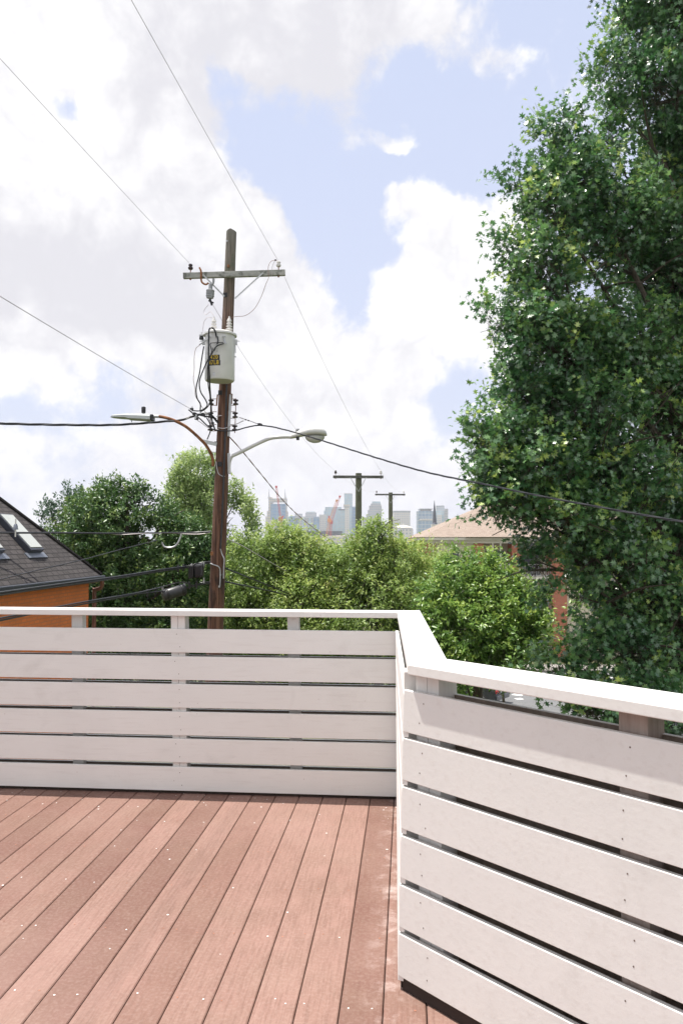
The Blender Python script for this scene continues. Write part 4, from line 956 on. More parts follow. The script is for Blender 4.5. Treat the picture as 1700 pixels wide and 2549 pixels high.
for l in (.85, 3.65):
    for s in (-1, 1):
        q = MB(); q.lathe(CP(l, s * .70, .33), [(.28, 0), (.33, .03), (.33, .19), (.28, .22)], 20, sd_ * s, 0); w = q.build('wheel', M['tyre'], car, smooth=True)
        q = MB(); q.lathe(CP(l, s * .915, .33), [(.2, 0), (.2, .01), (.05, .02)], 14, sd_ * s, 0); q.build('rim', M['rim'], w)
for s in (-1, 1):
    q = MB(); q.obox(CP(.03, s * .68, .83), sd_ * .17, hd_ * .06, Vector((0, 0, .08))); q.build('tail_light', M['red'], car, bevel=.02)
q = MB(); q.obox(CP(.0, 0, .48), sd_ * .80, hd_ * .09, Vector((0, 0, .15))); q.build('bumper', M['car_s'], car, bevel=.05)
q = MB(); q.obox(CP(-.01, 0, .80), sd_ * .25, hd_ * .02, Vector((0, 0, .07))); q.build('number_plate', M['rail_m'], car)

# ------------------------------------------------------------------ the town on the horizon
def facade(name, wall, glass, fh=3.8, fw=4.0, gl=.6, vert=.5, rough=.35):
    m = NT(name); tcf = m.coord('Object'); sx = m.new('ShaderNodeSeparateXYZ'); m.link(tcf, sx.inputs[0])
    z = m.math('FRACT', m.math('DIVIDE', sx.outputs[2], fh)); x = m.math('FRACT', m.math('DIVIDE', m.math('ADD', sx.outputs[0], sx.outputs[1]), fw))
    a = m.math('LESS_THAN', z, gl); b_ = m.math('LESS_THAN', x, vert)
    n = m.noise(tcf, .03, 5, .6)
    g = m.mix(m.ramp(n, [(.35, (0, 0, 0)), (.65, (1, 1, 1))]), glass, tuple(min(1, c * 1.45 + .02) for c in glass))
    m.col(m.mix(m.math('MULTIPLY', a, b_), wall, g)); m.rough(rough); return m.mat
FA_ = {'beige': facade('beige_tower', (.62, .56, .50), (.28, .33, .38), 9, 7, .5, .55, .7), 'blue': facade('blue_glass', (.27, .38, .50), (.10, .22, .38), 10, 16, .8, .85, .15),
       'bluel': facade('pale_glass', (.50, .58, .62), (.33, .45, .52), 10, 13, .8, .8, .2), 'grey': facade('grey_tower', (.50, .50, .51), (.25, .29, .34), 8, 7, .55, .6, .6),
       'white': facade('white_tower', (.72, .69, .65), (.36, .39, .43), 7, 8, .5, .5, .6), 'grid': facade('gridded_glass', (.48, .53, .58), (.15, .26, .38), 11, 11, .82, .85, .15), 'dark': facade('dark_low', (.10, .11, .15), (.05, .07, .1), 5, 9, .5, .6, .5)}
M['dkroof'] = plain('dark_roof', (.08, .09, .12), .8, 0, .2, .02, 0); M['crane_r'] = plain('crane_red', (.62, .07, .06), .5, 0, .1, 2, 0); M['crane_o'] = plain('crane_orange', (.75, .32, .12), .5, 0, .1, 2, 0)
ZC = 2600.0
def zc(py, Z): return P(850, py, Z).z
def tb(parent, name, mat, x0, x1, y0, y1, Z, dep=None, dz=0):
    """box from photo columns x0..x1 and rows y0 (top)..y1"""
    a, b_ = P(x0, 1349, Z), P(x1, 1349, Z); w = (b_ - a).length; dep = dep or w * .8
    d = Vector((FWD.x, FWD.y, 0)) * dep
    z1, z0 = zc(y0, Z), zc(y1, Z) if y1 else gz(0, Z) - 3
    q = MB(); q.hexa([(a.x, a.y), (b_.x, b_.y), (b_.x + d.x, b_.y + d.y), (a.x + d.x, a.y + d.y)], z0, z1); return q.build(name, mat, parent)
def tower(label, px, Z, cat='tower', name='office_tower', group='city skyline towers'):
    p = P(px, 1349, Z); return thing(name, (p.x, p.y, gz(p.x, Z)), label, cat, group)
B = 0
t = tower('beige and blue tower crowned by two thin spires, left end of the skyline', 688, ZC)
tb(t, 'lower_block', FA_['beige'], 661, 715, 1286, B, ZC, 60); tb(t, 'shoulder_block', FA_['beige'], 664.5, 714.5, 1272, 1286, ZC, 56)
tb(t, 'side_pier', FA_['beige'], 668, 676, 1238, 1272, ZC, 50); tb(t, 'side_pier', FA_['beige'], 708.5, 712, 1240, 1272, ZC, 50); tb(t, 'crown_beam', FA_['beige'], 676, 708.5, 1241, 1249, ZC, 50)
tb(t, 'glass_face', FA_['blue'], 674, 711, 1254, 1294, ZC - 3, 50)
for x in (669.8, 709.8):
    a = P(x, 1241, ZC + 8); q = MB(); q.tube([a, P(x, 1232, ZC + 8), P(x, 1217, ZC + 8)], [4.2, 1.8, .4], 8); q.build('spire', FA_['grey'], t)
q = MB(); q.tube([P(676 + 32 * i / 12, 1250 - 4 * math.sin(math.pi * i / 12), ZC + 3) for i in range(13)], 2.5, 6); q.build('crown_arch', FA_['beige'], t)
t = tower('blue glass block just right of the twin spired tower', 730, ZC - 50); tb(t, 'glass_face', FA_['blue'], 721, 745, 1285, B, ZC - 50); tb(t, 'side_wing', FA_['bluel'], 715, 721, 1286, B, ZC - 45)
t = tower('grey blue tower with a stepped rounded top, behind the black cable', 775, ZC - 100)
tb(t, 'main_block', FA_['grey'], 745, 795, 1286, B, ZC - 100); tb(t, 'roof_house', FA_['grey'], 734, 752, 1279, 1290, ZC - 60); tb(t, 'upper_block', FA_['grey'], 760, 787, 1276, 1286, ZC - 90); tb(t, 'top_block', FA_['bluel'], 762, 784, 1273.5, 1276, ZC - 85)
tb(t, 'corner_glass', FA_['blue'], 781, 794, 1288, B, ZC - 104, 20)
for x in (752, 768): tb(t, 'bay', FA_['bluel'], x, x + 6, 1289, B, ZC - 104, 20)
t = tower('small white tower between the rounded blue tower and the orange crane', 803, ZC); tb(t, 'block', FA_['white'], 794, 812, 1281, B, ZC)
t = tower('broad pale blue glass tower behind the orange crane', 825, ZC + 80); tb(t, 'main_block', FA_['bluel'], 809, 850, 1262, B, ZC + 80); tb(t, 'low_step', FA_['bluel'], 806, 812, 1271, B, ZC + 85)
t = tower('blue grey glass tower right of the orange crane', 851, ZC - 40); tb(t, 'block', FA_['bluel'], 842, 859, 1268, B, ZC - 40); tb(t, 'dark_band', FA_['dark'], 842, 860, 1267, 1270, ZC - 42)
t = tower('tallest slim pale glass tower on the skyline, left of the nearer crossarm pole', 866, ZC + 250); tb(t, 'shaft', FA_['bluel'], 856.5, 877, 1229, B, ZC + 250); tb(t, 'top_trim', FA_['white'], 856.5, 877, 1228, 1229.2, ZC + 249, 30)
t = tower('slim cream tower below the tallest glass tower', 863, ZC - 80); tb(t, 'shaft', FA_['white'], 858, 869, 1257, B, ZC - 80); tb(t, 'head', FA_['beige'], 855, 871, 1256, 1263, ZC - 82)
t = tower('dark blue glass tower half behind the nearer crossarm pole', 879, ZC); tb(t, 'shaft', FA_['blue'], 871, 889, 1261, B, ZC); tb(t, 'edge', FA_['bluel'], 871, 876, 1262, B, ZC - 3, 20)
t = tower('grey stepped tower with a glass cap between the two crossarm poles', 935, ZC - 50)
tb(t, 'main_block', FA_['grey'], 919, 950, 1258, B, ZC - 50); tb(t, 'low_step', FA_['grey'], 912, 940, 1280, B, ZC - 54); tb(t, 'middle_step', FA_['grey'], 916, 945, 1269, B, ZC - 52); tb(t, 'neck', FA_['grey'], 923, 948, 1253, 1258, ZC - 48); tb(t, 'glass_cap', FA_['bluel'], 926.5, 946.5, 1248, 1253, ZC - 46)
t = tower('low blue grey block left of the stepped tower', 912, ZC - 150); tb(t, 'block', FA_['grey'], 902, 919, 1288, B, ZC - 150)
t = tower('plain flat topped grey tower right of the farther crossarm pole', 1000, ZC - 60); tb(t, 'main_block', FA_['white'], 979, 1021, 1275, B, ZC - 60); tb(t, 'top_band', FA_['grey'], 978.5, 1021.5, 1271, 1275, ZC - 61)
t = tower('white hotel like block in front of the flat topped grey tower', 1010, ZC - 900); tb(t, 'main_block', FA_['white'], 984, 1028, 1317, B, ZC - 900); tb(t, 'left_wing', FA_['grey'], 982, 996, 1320, B, ZC - 903); tb(t, 'cornice', FA_['grey'], 990, 1027, 1314, 1317, ZC - 899)
q = MB(); q.lathe(P(1003, 1314, ZC - 880), [(20, 0), (17, 3), (8, 5), (1, 6), (.8, 10)], 16); q.build('dome', M['trim'], t)
t = tower('blue gridded glass tower with a crenellated top beside the black steeple', 1059, ZC - 300); tb(t, 'main_block', FA_['grid'], 1039, 1080, 1272, B, ZC - 300); 
tb(t, 'sky_terrace', FA_['white'], 1043.5, 1077, 1290.5, 1294.5, ZC - 303, 30)
for i in range(7): tb(t, 'crown_fin', FA_['grey'], 1045 + 4.4 * i, 1047.5 + 4.4 * i, 1266.5, 1272, ZC - 297, 40)
tb(t, 'crown_rim', FA_['grey'], 1044, 1077, 1265.5, 1267, ZC - 299, 45)
t = tower('pale grey tower right of the black steeple', 1100, ZC - 100); tb(t, 'main_block', FA_['bluel'], 1083, 1115, 1271, B, ZC - 100); tb(t, 'top_block', FA_['grey'], 1085.5, 1106, 1258, 1271, ZC - 90); tb(t, 'right_wing', FA_['grey'], 1106, 1115.2, 1266, B, ZC - 103); tb(t, 'white_panel', FA_['white'], 1088, 1099, 1281, B, ZC - 106, 20)
t = tower('low distant block just above the tan roof edge', 1131, ZC); tb(t, 'block', FA_['grey'], 1124, 1140, 1297, B, ZC)
t = tower('black church steeple on a cream tower above the tan roof', 1081, 900, 'steeple', 'church_steeple', None); tb(t, 'belfry', M['trim'], 1074.5, 1089, 1305, B, 900, 6)
a = P(1081.7, 1305, 903); q = MB(); q.tube([a, P(1081.5, 1301, 903), P(1081, 1280, 903), P(1080.8, 1245, 903)], [3.2, 2.2, 1.7, .12], 8); q.build('spire', M['dkroof'], t)
for x0, x1, y, zz, k, l in ((690, 852, 1322, 1700, 'dark', 'long dark roofed stadium block below the towers'), (670, 700, 1331, 1500, 'grey', 'low grey block below the twin spired tower'), (700, 720, 1319, 1650, 'grey', 'small grey gabled block left of the dark stadium'), (760, 900, 1335, 1300, 'white', 'row of low pale roofs just above the trees'), (905, 985, 1338, 1300, 'grey', 'low grey roofs between the two crossarm poles'), (1018, 1050, 1333, 1400, 'grey', 'low grey block below the gridded tower')):
    t = tower(l, (x0 + x1) / 2, zz, 'building', 'low_building', 'low buildings below the skyline'); tb(t, 'block', FA_[k], x0, x1, y, B, zz, 60)
    r_ = random.Random(x0)
    for i in range(4):
        xa = x0 + (x1 - x0) * r_.uniform(0, .8); tb(t, 'roof_unit', r_.choice([FA_['white'], M['dkroof'], FA_['beige']]), xa, xa + (x1 - x0) * r_.uniform(.05, .2), y - r_.uniform(1, 3), y + 2, zz + 10, 20)
def crane(label, mast, jib, Z, mat, mat2, w=3.2):
    p = P(mast[0][0], 1349, Z); t = thing('construction_crane', (p.x, p.y, gz(p.x, Z)), label, 'crane', 'construction cranes')
    def lattice(a, b_, w, n, name, mt):
        q = MB(); a, b_ = Vector(a), Vector(b_); x, y = frame(b_ - a, Vector((0, 1, 0)))
        cs = [(x * s1 + y * s2) * w / 2 for s1, s2 in ((1, 1), (1, -1), (-1, -1), (-1, 1))]
        for c in cs: q.bar(a + c, b_ + c, w * .18, w * .18)
        for i in range(n):
            p0, p1 = a.lerp(b_, i / n), a.lerp(b_, (i + 1) / n)
            for j in range(4): q.bar(p0 + cs[j], p1 + cs[(j + 1) % 4], w * .1, w * .1)
        q.build(name, mt, t)
    lattice(P(*mast[0], Z), P(*mast[1], Z), w, 12, 'mast', mat)
    lattice(P(*jib[0], Z), P(*jib[1], Z), w * .7, 18, 'jib', mat2)
    c = P(*jib[2], Z); q = MB(); q.bar(P(*mast[1], Z), c, w * .8, w * .8); q.build('counter_jib', mat, t)
    q = MB(); q.obox(P(*mast[1], Z), RGT * w * 1.1, FWD * w, Vector((0, 0, w * .9))); q.build('cab', mat, t)
    q = MB(); q.obox(P(*jib[1], Z), RGT * w * .6, FWD * w * .5, Vector((0, 0, w * .6))); q.build('jib_head', mat, t)
crane('red luffing crane with near vertical jib in front of the twin spired tower', ((699.5, 1340), (699, 1292)), ((699, 1292), (688, 1212), (706, 1284)), 1500, M['crane_r'], M['crane_r'], 3.4)
crane('red luffing crane with raised jib, right of the orange one', ((822, 1350), (824, 1300)), ((825, 1300), (846, 1236), (818, 1284)), 1500, M['crane_r'], M['crane_r'], 3.2)
crane('orange luffing crane leaning beside the red one', ((810, 1350), (820, 1296)), ((820, 1296), (838, 1246), (817, 1290)), 1450, M['crane_o'], M['crane_o'], 3.2)

# ------------------------------------------------------------------ trees
def leafmat(name, stops, rough=.45, trans=.25, spec=.5):
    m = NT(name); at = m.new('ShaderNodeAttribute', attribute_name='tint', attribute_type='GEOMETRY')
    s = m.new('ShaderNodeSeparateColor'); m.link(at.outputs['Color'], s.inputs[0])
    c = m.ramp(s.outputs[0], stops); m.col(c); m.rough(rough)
    m.b.inputs['Specular IOR Level'].default_value = spec; m.b.inputs['Coat Weight'].default_value = .5 if spec > .65 else 0; m.b.inputs['Coat Roughness'].default_value = .22
    tr = m.new('ShaderNodeBsdfTranslucent'); hs_ = m.new('ShaderNodeHueSaturation'); hs_.inputs['Value'].default_value = 1.5; hs_.inputs['Hue'].default_value = .485; m.link(c, hs_.inputs['Color']); m.link(hs_.outputs[0], tr.inputs[0])
    mx = m.new('ShaderNodeMixShader'); mx.inputs[0].default_value = trans; m.link(m.b.outputs[0], mx.inputs[1]); m.link(tr.outputs[0], mx.inputs[2])
    m.link(mx.outputs[0], m.n['Material Output'].inputs[0]); return m.mat
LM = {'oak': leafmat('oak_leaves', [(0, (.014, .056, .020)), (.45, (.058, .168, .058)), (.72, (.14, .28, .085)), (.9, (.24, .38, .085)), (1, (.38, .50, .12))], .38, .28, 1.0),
      'magnolia': leafmat('glossy_dark_leaves', [(0, (.024, .072, .020)), (.6, (.075, .160, .042)), (1, (.25, .34, .095))], .42, .2, .5),
      'blue': leafmat('grey_green_leaves', [(0, (.03, .07, .045)), (1, (.12, .19, .12))], .5, .25),
      'light': leafmat('light_green_leaves', [(0, (.09, .17, .06)), (.5, (.23, .33, .12)), (1, (.42, .50, .20))], .5, .42),
      'willow': leafmat('yellow_green_leaves', [(0, (.06, .13, .026)), (.45, (.21, .32, .072)), (.8, (.43, .52, .16)), (.95, (.55, .53, .23)), (1, (.42, .27, .12))], .45, .38),
      'fresh': leafmat('fresh_green_leaves', [(0, (.05, .13, .026)), (.5, (.16, .29, .06)), (1, (.38, .50, .11))], .36, .32)}
M['bark'] = oldwood('bark', (.035, .028, .022), (.11, .085, .065), (.05, .055, .035), 2)
T_OAK = (np.array([[0, 0, 0], [.06, .22, 0], [.42, .30, .05], [.14, .46, 0], [.40, .70, .04], [.10, .70, 0], [0, 1.0, -.05], [-.10, .70, 0], [-.40, .70, .04], [-.14, .46, 0], [-.42, .30, .05], [-.06, .22, 0]], float),
         [(0, 1, 11), (1, 2, 3), (1, 3, 9), (1, 9, 11), (11, 9, 10), (3, 4, 5), (3, 5, 7), (3, 7, 9), (9, 7, 8), (5, 6, 7)])
T_OVAL = (np.array([[0, 0, 0], [.24, .45, .09], [0, 1, 0], [-.24, .45, .09]], float), [(0, 1, 2), (0, 2, 3)])
T_THIN = (np.array([[0, 0, 0], [.15, .4, .06], [0, 1, -.06], [-.15, .4, .06]], float), [(0, 1, 2), (0, 2, 3)])
T_THIN2 = (np.array([[0, 0, 0], [.2, .45, .06], [0, 1, -.04], [-.2, .45, .06]], float), [(0, 1, 2), (0, 2, 3)])
def rnd_unit(n, rg): v = rg.normal(size=(n, 3)); return v / np.linalg.norm(v, axis=1, keepdims=True)
def noise3(p, f, seed):
    rg = np.random.default_rng(seed); s = np.zeros(len(p))
    for i in range(7):
        k = rg.normal(size=3) * f * (1 + .5 * (i % 3)); s += np.sin(p @ k + rg.uniform(0, 6.28)) / (1 + .3 * (i % 3))
    return s / 4.2
NLEAF = [0]
def crown(name, blobs, mat, parent, tmpl, size, dens, twig, per, droop=0.0, gapthr=-.15, nf=1.3, seed=1, shell=.45, upb=.5, flat=0.0, tipb=.0, zmin=None, spread=.5, face=.5, stems=0):
    """blobs: (centre, (rx, ry, rz)); dens twigs per m2 of shell; twig length; per leaves per twig"""
    rg = np.random.default_rng(seed); TP = []; TD = []; DP = []
    for c, r in blobs:
        c = np.array(c); r = np.array(r); area = 4 * math.pi * ((r[0] * r[1]) ** 1.6 / 3 + (r[0] * r[2]) ** 1.6 / 3 + (r[1] * r[2]) ** 1.6 / 3) ** (1 / 1.6)
        n = int(area * dens); u = rnd_unit(n, rg); rad = 1 - np.abs(rg.normal(size=n)) * shell * .55; rad = np.clip(rad, .15, 1)
        p = c + u * r * rad[:, None]; nn = u / r; nn /= np.linalg.norm(nn, axis=1, keepdims=True)
        TP.append(p); TD.append(nn); DP.append(rad)
    p = np.concatenate(TP); d = np.concatenate(TD); dp = np.concatenate(DP)
    keep = noise3(p, nf, seed + 5) + .55 * noise3(p, nf * 2.7, seed + 6) > gapthr
    p, d, dp = p[keep], d[keep], dp[keep]
    if zmin is not None: k = p[:, 2] > zmin; p, d, dp = p[k], d[k], dp[k]
    n = len(p); DN = d.copy(); d = d * .8 + rnd_unit(n, rg) * .7; d[:, 2] += upb - droop * 1.4; d /= np.linalg.norm(d, axis=1, keepdims=True)
    L = twig * rg.uniform(.6, 1.35, n)
    nl = n * per; ti = np.repeat(np.arange(n), per); t = rg.uniform(.15, 1, nl)
    off = rnd_unit(nl, rg) * (twig * spread * .45) * rg.uniform(.3, 1, nl)[:, None]; off[:, 2] *= (1 - flat)
    q = p[ti] + d[ti] * (L[ti] * t)[:, None] + off; q[:, 2] -= droop * twig * t * t * .8
    # leaf axes
    y = d[ti] * .7 + rnd_unit(nl, rg) * .85; y[:, 2] -= droop * 1.1 + .12; y /= np.linalg.norm(y, axis=1, keepdims=True)
    zz = rnd_unit(nl, rg) * .62 + DN[ti] * face; zz[:, 2] += .62; zz -= y * np.sum(zz * y, axis=1)[:, None]; zz /= np.linalg.norm(zz, axis=1, keepdims=True)
    x = np.cross(y, zz); s = size * rg.uniform(.55, 1.35, nl)
    tv, tf = tmpl; tf = np.array(tf); nv = len(tv)
    V = (q[:, None, :] + s[:, None, None] * (x[:, None, :] * tv[None, :, 0, None] + y[:, None, :] * tv[None, :, 1, None] + zz[:, None, :] * tv[None, :, 2, None])).reshape(-1, 3)
    Fa = (tf[None] + (np.arange(nl) * nv)[:, None, None]).reshape(-1)
    off0 = rootloc(parent); V -= np.array(off0)
    clump = noise3(p, nf * 1.7, seed + 9)
    tint = np.clip(.42 + .16 * clump[ti] + .06 * rg.normal(size=nl) + (.11 * rg.normal(size=n))[ti] + (.26 * (t - .5) + .28 * (dp[ti] - .8) + .10 * d[ti][:, 2]) + tipb * ((rg.uniform(size=n) > .62) & (dp > .86) & (d[:, 2] > .25))[ti], 0, 1)  # random tone, paler tips; sunlit highlights painted onto outer upward twigs
    me = bpy.data.meshes.new(name); nF = len(Fa) // 3
    me.vertices.add(len(V)); me.vertices.foreach_set('co', V.astype(np.float32).ravel())
    me.loops.add(len(Fa)); me.loops.foreach_set('vertex_index', Fa.astype(np.int32))
    me.polygons.add(nF); me.polygons.foreach_set('loop_start', np.arange(0, len(Fa), 3, dtype=np.int32)); 
    try: me.polygons.foreach_set('loop_total', np.full(nF, 3, dtype=np.int32))
    except Exception: pass
    me.update(calc_edges=True)
    ca = me.color_attributes.new('tint', 'FLOAT_COLOR', 'POINT'); col = np.ones((len(V), 4), np.float32); col[:, :3] = np.repeat(tint, nv)[:, None]; ca.data.foreach_set('color', col.ravel())
    me.materials.append(mat); o = bpy.data.objects.new(name, me); C.objects.link(o); o.parent = parent; NLEAF[0] += nl
    if stems:      # the woody twigs that carry the leaves
        k = rg.uniform(size=n) < stems; a = p[k] - d[k] * L[k][:, None] * .7; b_ = p[k] + d[k] * L[k][:, None] * .95; b_[:, 2] -= droop * twig * .8 * .9
        ax = np.cross(d[k], rnd_unit(len(a), rg)); ax /= np.linalg.norm(ax, axis=1, keepdims=True); ay = np.cross(d[k], ax); r0 = .0055 * (1 if twig > .45 else .8)
        VV = np.stack([a + ax * r0, a - ax * r0 * .5 + ay * r0 * .87, a - ax * r0 * .5 - ay * r0 * .87, b_ + ax * r0 * .35, b_ - ax * r0 * .2 + ay * r0 * .3, b_ - ax * r0 * .2 - ay * r0 * .3], 1).reshape(-1, 3) - np.array(off0)
        tf2 = np.array([(0, 1, 4), (0, 4, 3), (1, 2, 5), (1, 5, 4), (2, 0, 3), (2, 3, 5)]); F2 = (tf2[None] + (np.arange(len(a)) * 6)[:, None, None]).reshape(-1)
        m2 = bpy.data.meshes.new('twigs'); m2.vertices.add(len(VV)); m2.vertices.foreach_set('co', VV.astype(np.float32).ravel()); m2.loops.add(len(F2)); m2.loops.foreach_set('vertex_index', F2.astype(np.int32))
        nn = len(F2) // 3; m2.polygons.add(nn); m2.polygons.foreach_set('loop_start', np.arange(0, len(F2), 3, dtype=np.int32))
        try: m2.polygons.foreach_set('loop_total', np.full(nn, 3, dtype=np.int32))
        except Exception: pass
        m2.update(calc_edges=True); m2.materials.append(M['bark']); o2 = bpy.data.objects.new('twigs', m2); C.objects.link(o2); o2.parent = parent; o2['kind'] = 'stuff'
    return p, d
def limbs(parent, base, topz, r0, targets, seed=1, name='trunk', lean=(0, 0), fork=.35):
    rg = random.Random(seed); q = MB(); base = Vector(base); H = topz - base.z
    tr = [base + Vector((lean[0] * i / 6 + rg.uniform(-.1, .1) * (i > 0), lean[1] * i / 6 + rg.uniform(-.1, .1) * (i > 0), H * i / 6)) for i in range(7)]
    tr[0] -= Vector((0, 0, .3)); tp = arc(tr, 4); q.tube(tp, [r0 * (1.15 - 1.08 * i / (len(tp) - 1)) for i in range(len(tp))], 12)
    tip = []
    for t in targets:
        t = Vector(t); h = max(.15, min(.97, (t.z - base.z) / H - fork * rg.uniform(.5, 1.2) * .6)); k = int(h * (len(tp) - 1)); s = tp[k]; rs = r0 * (1.15 - .95 * h) * rg.uniform(.22, .4)
        m1 = s.lerp(t, .4) + Vector((rg.uniform(-.3, .3), rg.uniform(-.3, .3), (t - s).length * .05)); m2 = s.lerp(t, .75) + Vector((rg.uniform(-.25, .25), rg.uniform(-.25, .25), (t - s).length * .04))
        a = arc([s, m1, m2, t], 5); q.tube(a, [max(.012, rs * (1 - .93 * i / (len(a) - 1))) for i in range(len(a))], 7); tip.append(a)
    for a in list(tip):
        for _ in range(5):
            i = rg.randrange(5, len(a) - 2); s = a[i]; e = s + Vector((rg.uniform(-1, 1), rg.uniform(-1, 1), rg.uniform(-.2, 1))).normalized() * H * rg.uniform(.05, .12)
            b_ = arc([s, s.lerp(e, .5) + Vector((rg.uniform(-.1, .1), rg.uniform(-.1, .1), .1)), e], 4); q.tube(b_, [max(.008, r0 * .12 * (1 - .9 * j / (len(b_) - 1))) for j in range(len(b_))], 5)
    o = q.build(name, M['bark'], parent, smooth=True); return o
def bl(x, y, rx, ry, Z, k=1.0):   # crown lobe: position and size read from the photo, depth as thick as it is wide
    c = PD(x, y, Z); s = Z / F * K; return (tuple(c), (rx * s, max(rx, ry * .7) * s * k, ry * s))

# big oak
Zo = 17.0
ob = PD(1700, 1300, 18.0); oak = thing('oak_tree', (ob.x, ob.y, gz(ob.x, ob.y)), 'huge dark green oak with glossy lobed leaves filling the right side of the photo', 'tree')
OB = [bl(1545, 40, 135, 150, 17.6), bl(1505, 190, 80, 115, 17), bl(1580, 330, 130, 190, 18), bl(1312, 405, 80, 100, 16.4), bl(1265, 485, 86, 105, 16.2), bl(1400, 325, 50, 60, 16.9), bl(1410, 260, 38, 40, 17), bl(1400, 520, 130, 160, 17),
      bl(1248, 640, 98, 95, 16.2), bl(1540, 620, 130, 200, 18), bl(1205, 760, 85, 62, 15.8), bl(1260, 800, 140, 110, 16.4), bl(1410, 830, 150, 160, 17), bl(1190, 900, 85, 60, 16), bl(1330, 960, 160, 90, 16.4),
      bl(1560, 950, 130, 190, 18), bl(1140, 1010, 95, 45, 15.6), bl(1230, 1080, 150, 70, 16), bl(1420, 1120, 150, 110, 16.6), bl(1180, 1150, 100, 55, 15.7), bl(1300, 1190, 130, 75, 16), bl(1570, 1210, 120, 150, 17.6), bl(1390, 1280, 130, 80, 16.4),
      bl(1235, 1290, 55, 45, 16), bl(1510, 1400, 130, 110, 17), bl(1400, 1420, 70, 60, 16.4), bl(1560, 1560, 120, 90, 16.4), bl(1450, 1500, 90, 60, 16), bl(1390, 1480, 70, 60, 15.8), bl(1330, 1370, 30, 40, 15.8), bl(1345, 1520, 60, 38, 15.6), bl(1285, 1535, 60, 26, 15.5), bl(1480, 1620, 110, 50, 15), bl(1350, 1625, 80, 36, 15), bl(1410, 1640, 90, 40, 15), bl(1545, 1670, 90, 50, 15), bl(1235, 1365, 35, 40, 15.8),
      bl(1115, 990, 50, 18, 15.5), bl(1140, 735, 25, 22, 15.7), bl(1140, 1090, 45, 22, 15.6), bl(1135, 1160, 38, 16, 15.6), bl(1150, 870, 40, 20, 15.8), bl(1400, 140, 36, 28, 17), bl(1268, 318, 30, 22, 16.3), bl(1305, 300, 26, 22, 16.3), bl(1200, 415, 24, 36, 16.2), bl(1170, 575, 26, 30, 16), bl(1428, 30, 30, 40, 17.4), bl(1378, 190, 26, 24, 17),
      bl(1650, 700, 120, 400, 18.5), bl(1650, 1350, 110, 250, 18)]
OB2 = [(c, tuple(max(.22, q_ - .30 * (1 if c_i != 1 else 0)) for c_i, q_ in enumerate(r))) for c, r in OB]
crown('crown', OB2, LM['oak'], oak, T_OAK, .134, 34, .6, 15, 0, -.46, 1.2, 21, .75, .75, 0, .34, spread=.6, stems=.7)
limbs(oak, (ob.x, ob.y, gz(ob.x, ob.y)), PD(1640, -250, 18).z, .34, [b_[0] for b_ in OB[:30]], 4, fork=.5)

def tree(name, label, base_px, Z, lobes, mat, tmpl, size, dens, twig, per, seed, group=None, r0=.2, topy=None, **kw):
    b0 = PD(base_px, 1400, Z); g = gz(b0.x, b0.y); rt = thing(name, (b0.x, b0.y, g), label, 'tree', group)
    L = [bl(*l) for l in lobes]; crown('crown', L, LM[mat], rt, tmpl, size, dens, twig, per, seed=seed, zmin=g + .6, **kw)
    tz = max(c[2] - r[2] * .3 for c, r in L); limbs(rt, (b0.x, b0.y, g), tz, r0, [c for c, r in L], seed, fork=.4); return rt
G2 = 'yellow green trees behind the far railing'
tree('evergreen_tree', 'round dark green tree with small glossy leaves left of the near pole', 290, 25, [(260, 1220, 105, 95, 25), (340, 1260, 95, 110, 25.5), (190, 1270, 85, 90, 25.5), (290, 1340, 150, 120, 25.5), (420, 1330, 80, 110, 25), (250, 1480, 170, 120, 25.5), (400, 1470, 100, 120, 25), (250, 1135, 28, 28, 25), (296, 1128, 20, 26, 25), (335, 1160, 30, 30, 25), (200, 1165, 30, 28, 25), (395, 1190, 22, 25, 25), (440, 1260, 50, 60, 25)],
     'magnolia', T_OVAL, .115, 46, .36, 14, 31, r0=.28, gapthr=-.4, nf=1.6, shell=.6, upb=.7, spread=.8, tipb=.15)
tree('small_tree', 'grey green tree top showing left of the round dark tree', 140, 31, [(150, 1210, 45, 70, 31), (115, 1190, 16, 40, 31), (165, 1160, 20, 40, 31), (120, 1260, 40, 50, 31), (140, 1350, 60, 90, 31)], 'blue', T_OVAL, .13, 26, .4, 11, 33, r0=.15, gapthr=-.3, nf=1.5, upb=.9)
tree('tall_tree', 'tall pale green tree standing right behind the near pole', 470, 44, [(450, 1100, 48, 50, 44), (430, 1150, 45, 50, 44), (490, 1180, 60, 70, 44), (535, 1165, 36, 55, 44), (545, 1210, 38, 55, 44), (515, 1150, 30, 40, 44.3), (430, 1230, 60, 60, 44.5), (510, 1260, 65, 70, 44), (450, 1320, 110, 90, 44), (545, 1240, 28, 60, 44), (470, 1420, 110, 100, 44)], 'light', T_OVAL, .19, 22, .6, 14, 35, r0=.3, gapthr=-.65, nf=.9, upb=.6, spread=.9)
W_ = dict(stems=.35, droop=.35, gapthr=-.45, nf=1.3, shell=.6, upb=.35, spread=.7)
tree('feathery_tree', 'yellow green feathery tree directly right of the near pole', 600, 27, [(590, 1290, 60, 75, 27), (640, 1250, 45, 45, 27.3), (560, 1380, 60, 80, 26.5), (620, 1420, 90, 100, 26.8), (560, 1480, 70, 90, 26.5), (600, 1560, 110, 90, 27), (655, 1300, 60, 70, 27.6)], 'willow', T_THIN2, .115, 44, .5, 17, 41, G2, **W_)
tree('feathery_tree', 'yellow green feathery tree below the twin spired tower', 720, 26.5, [(700, 1270, 45, 45, 27), (720, 1320, 65, 70, 26.8), (690, 1400, 70, 80, 26), (760, 1400, 60, 80, 26.5), (720, 1490, 100, 90, 26.3), (740, 1580, 110, 80, 26.5), (665, 1240, 25, 25, 27)], 'willow', T_THIN2, .115, 44, .5, 17, 42, G2, **W_)
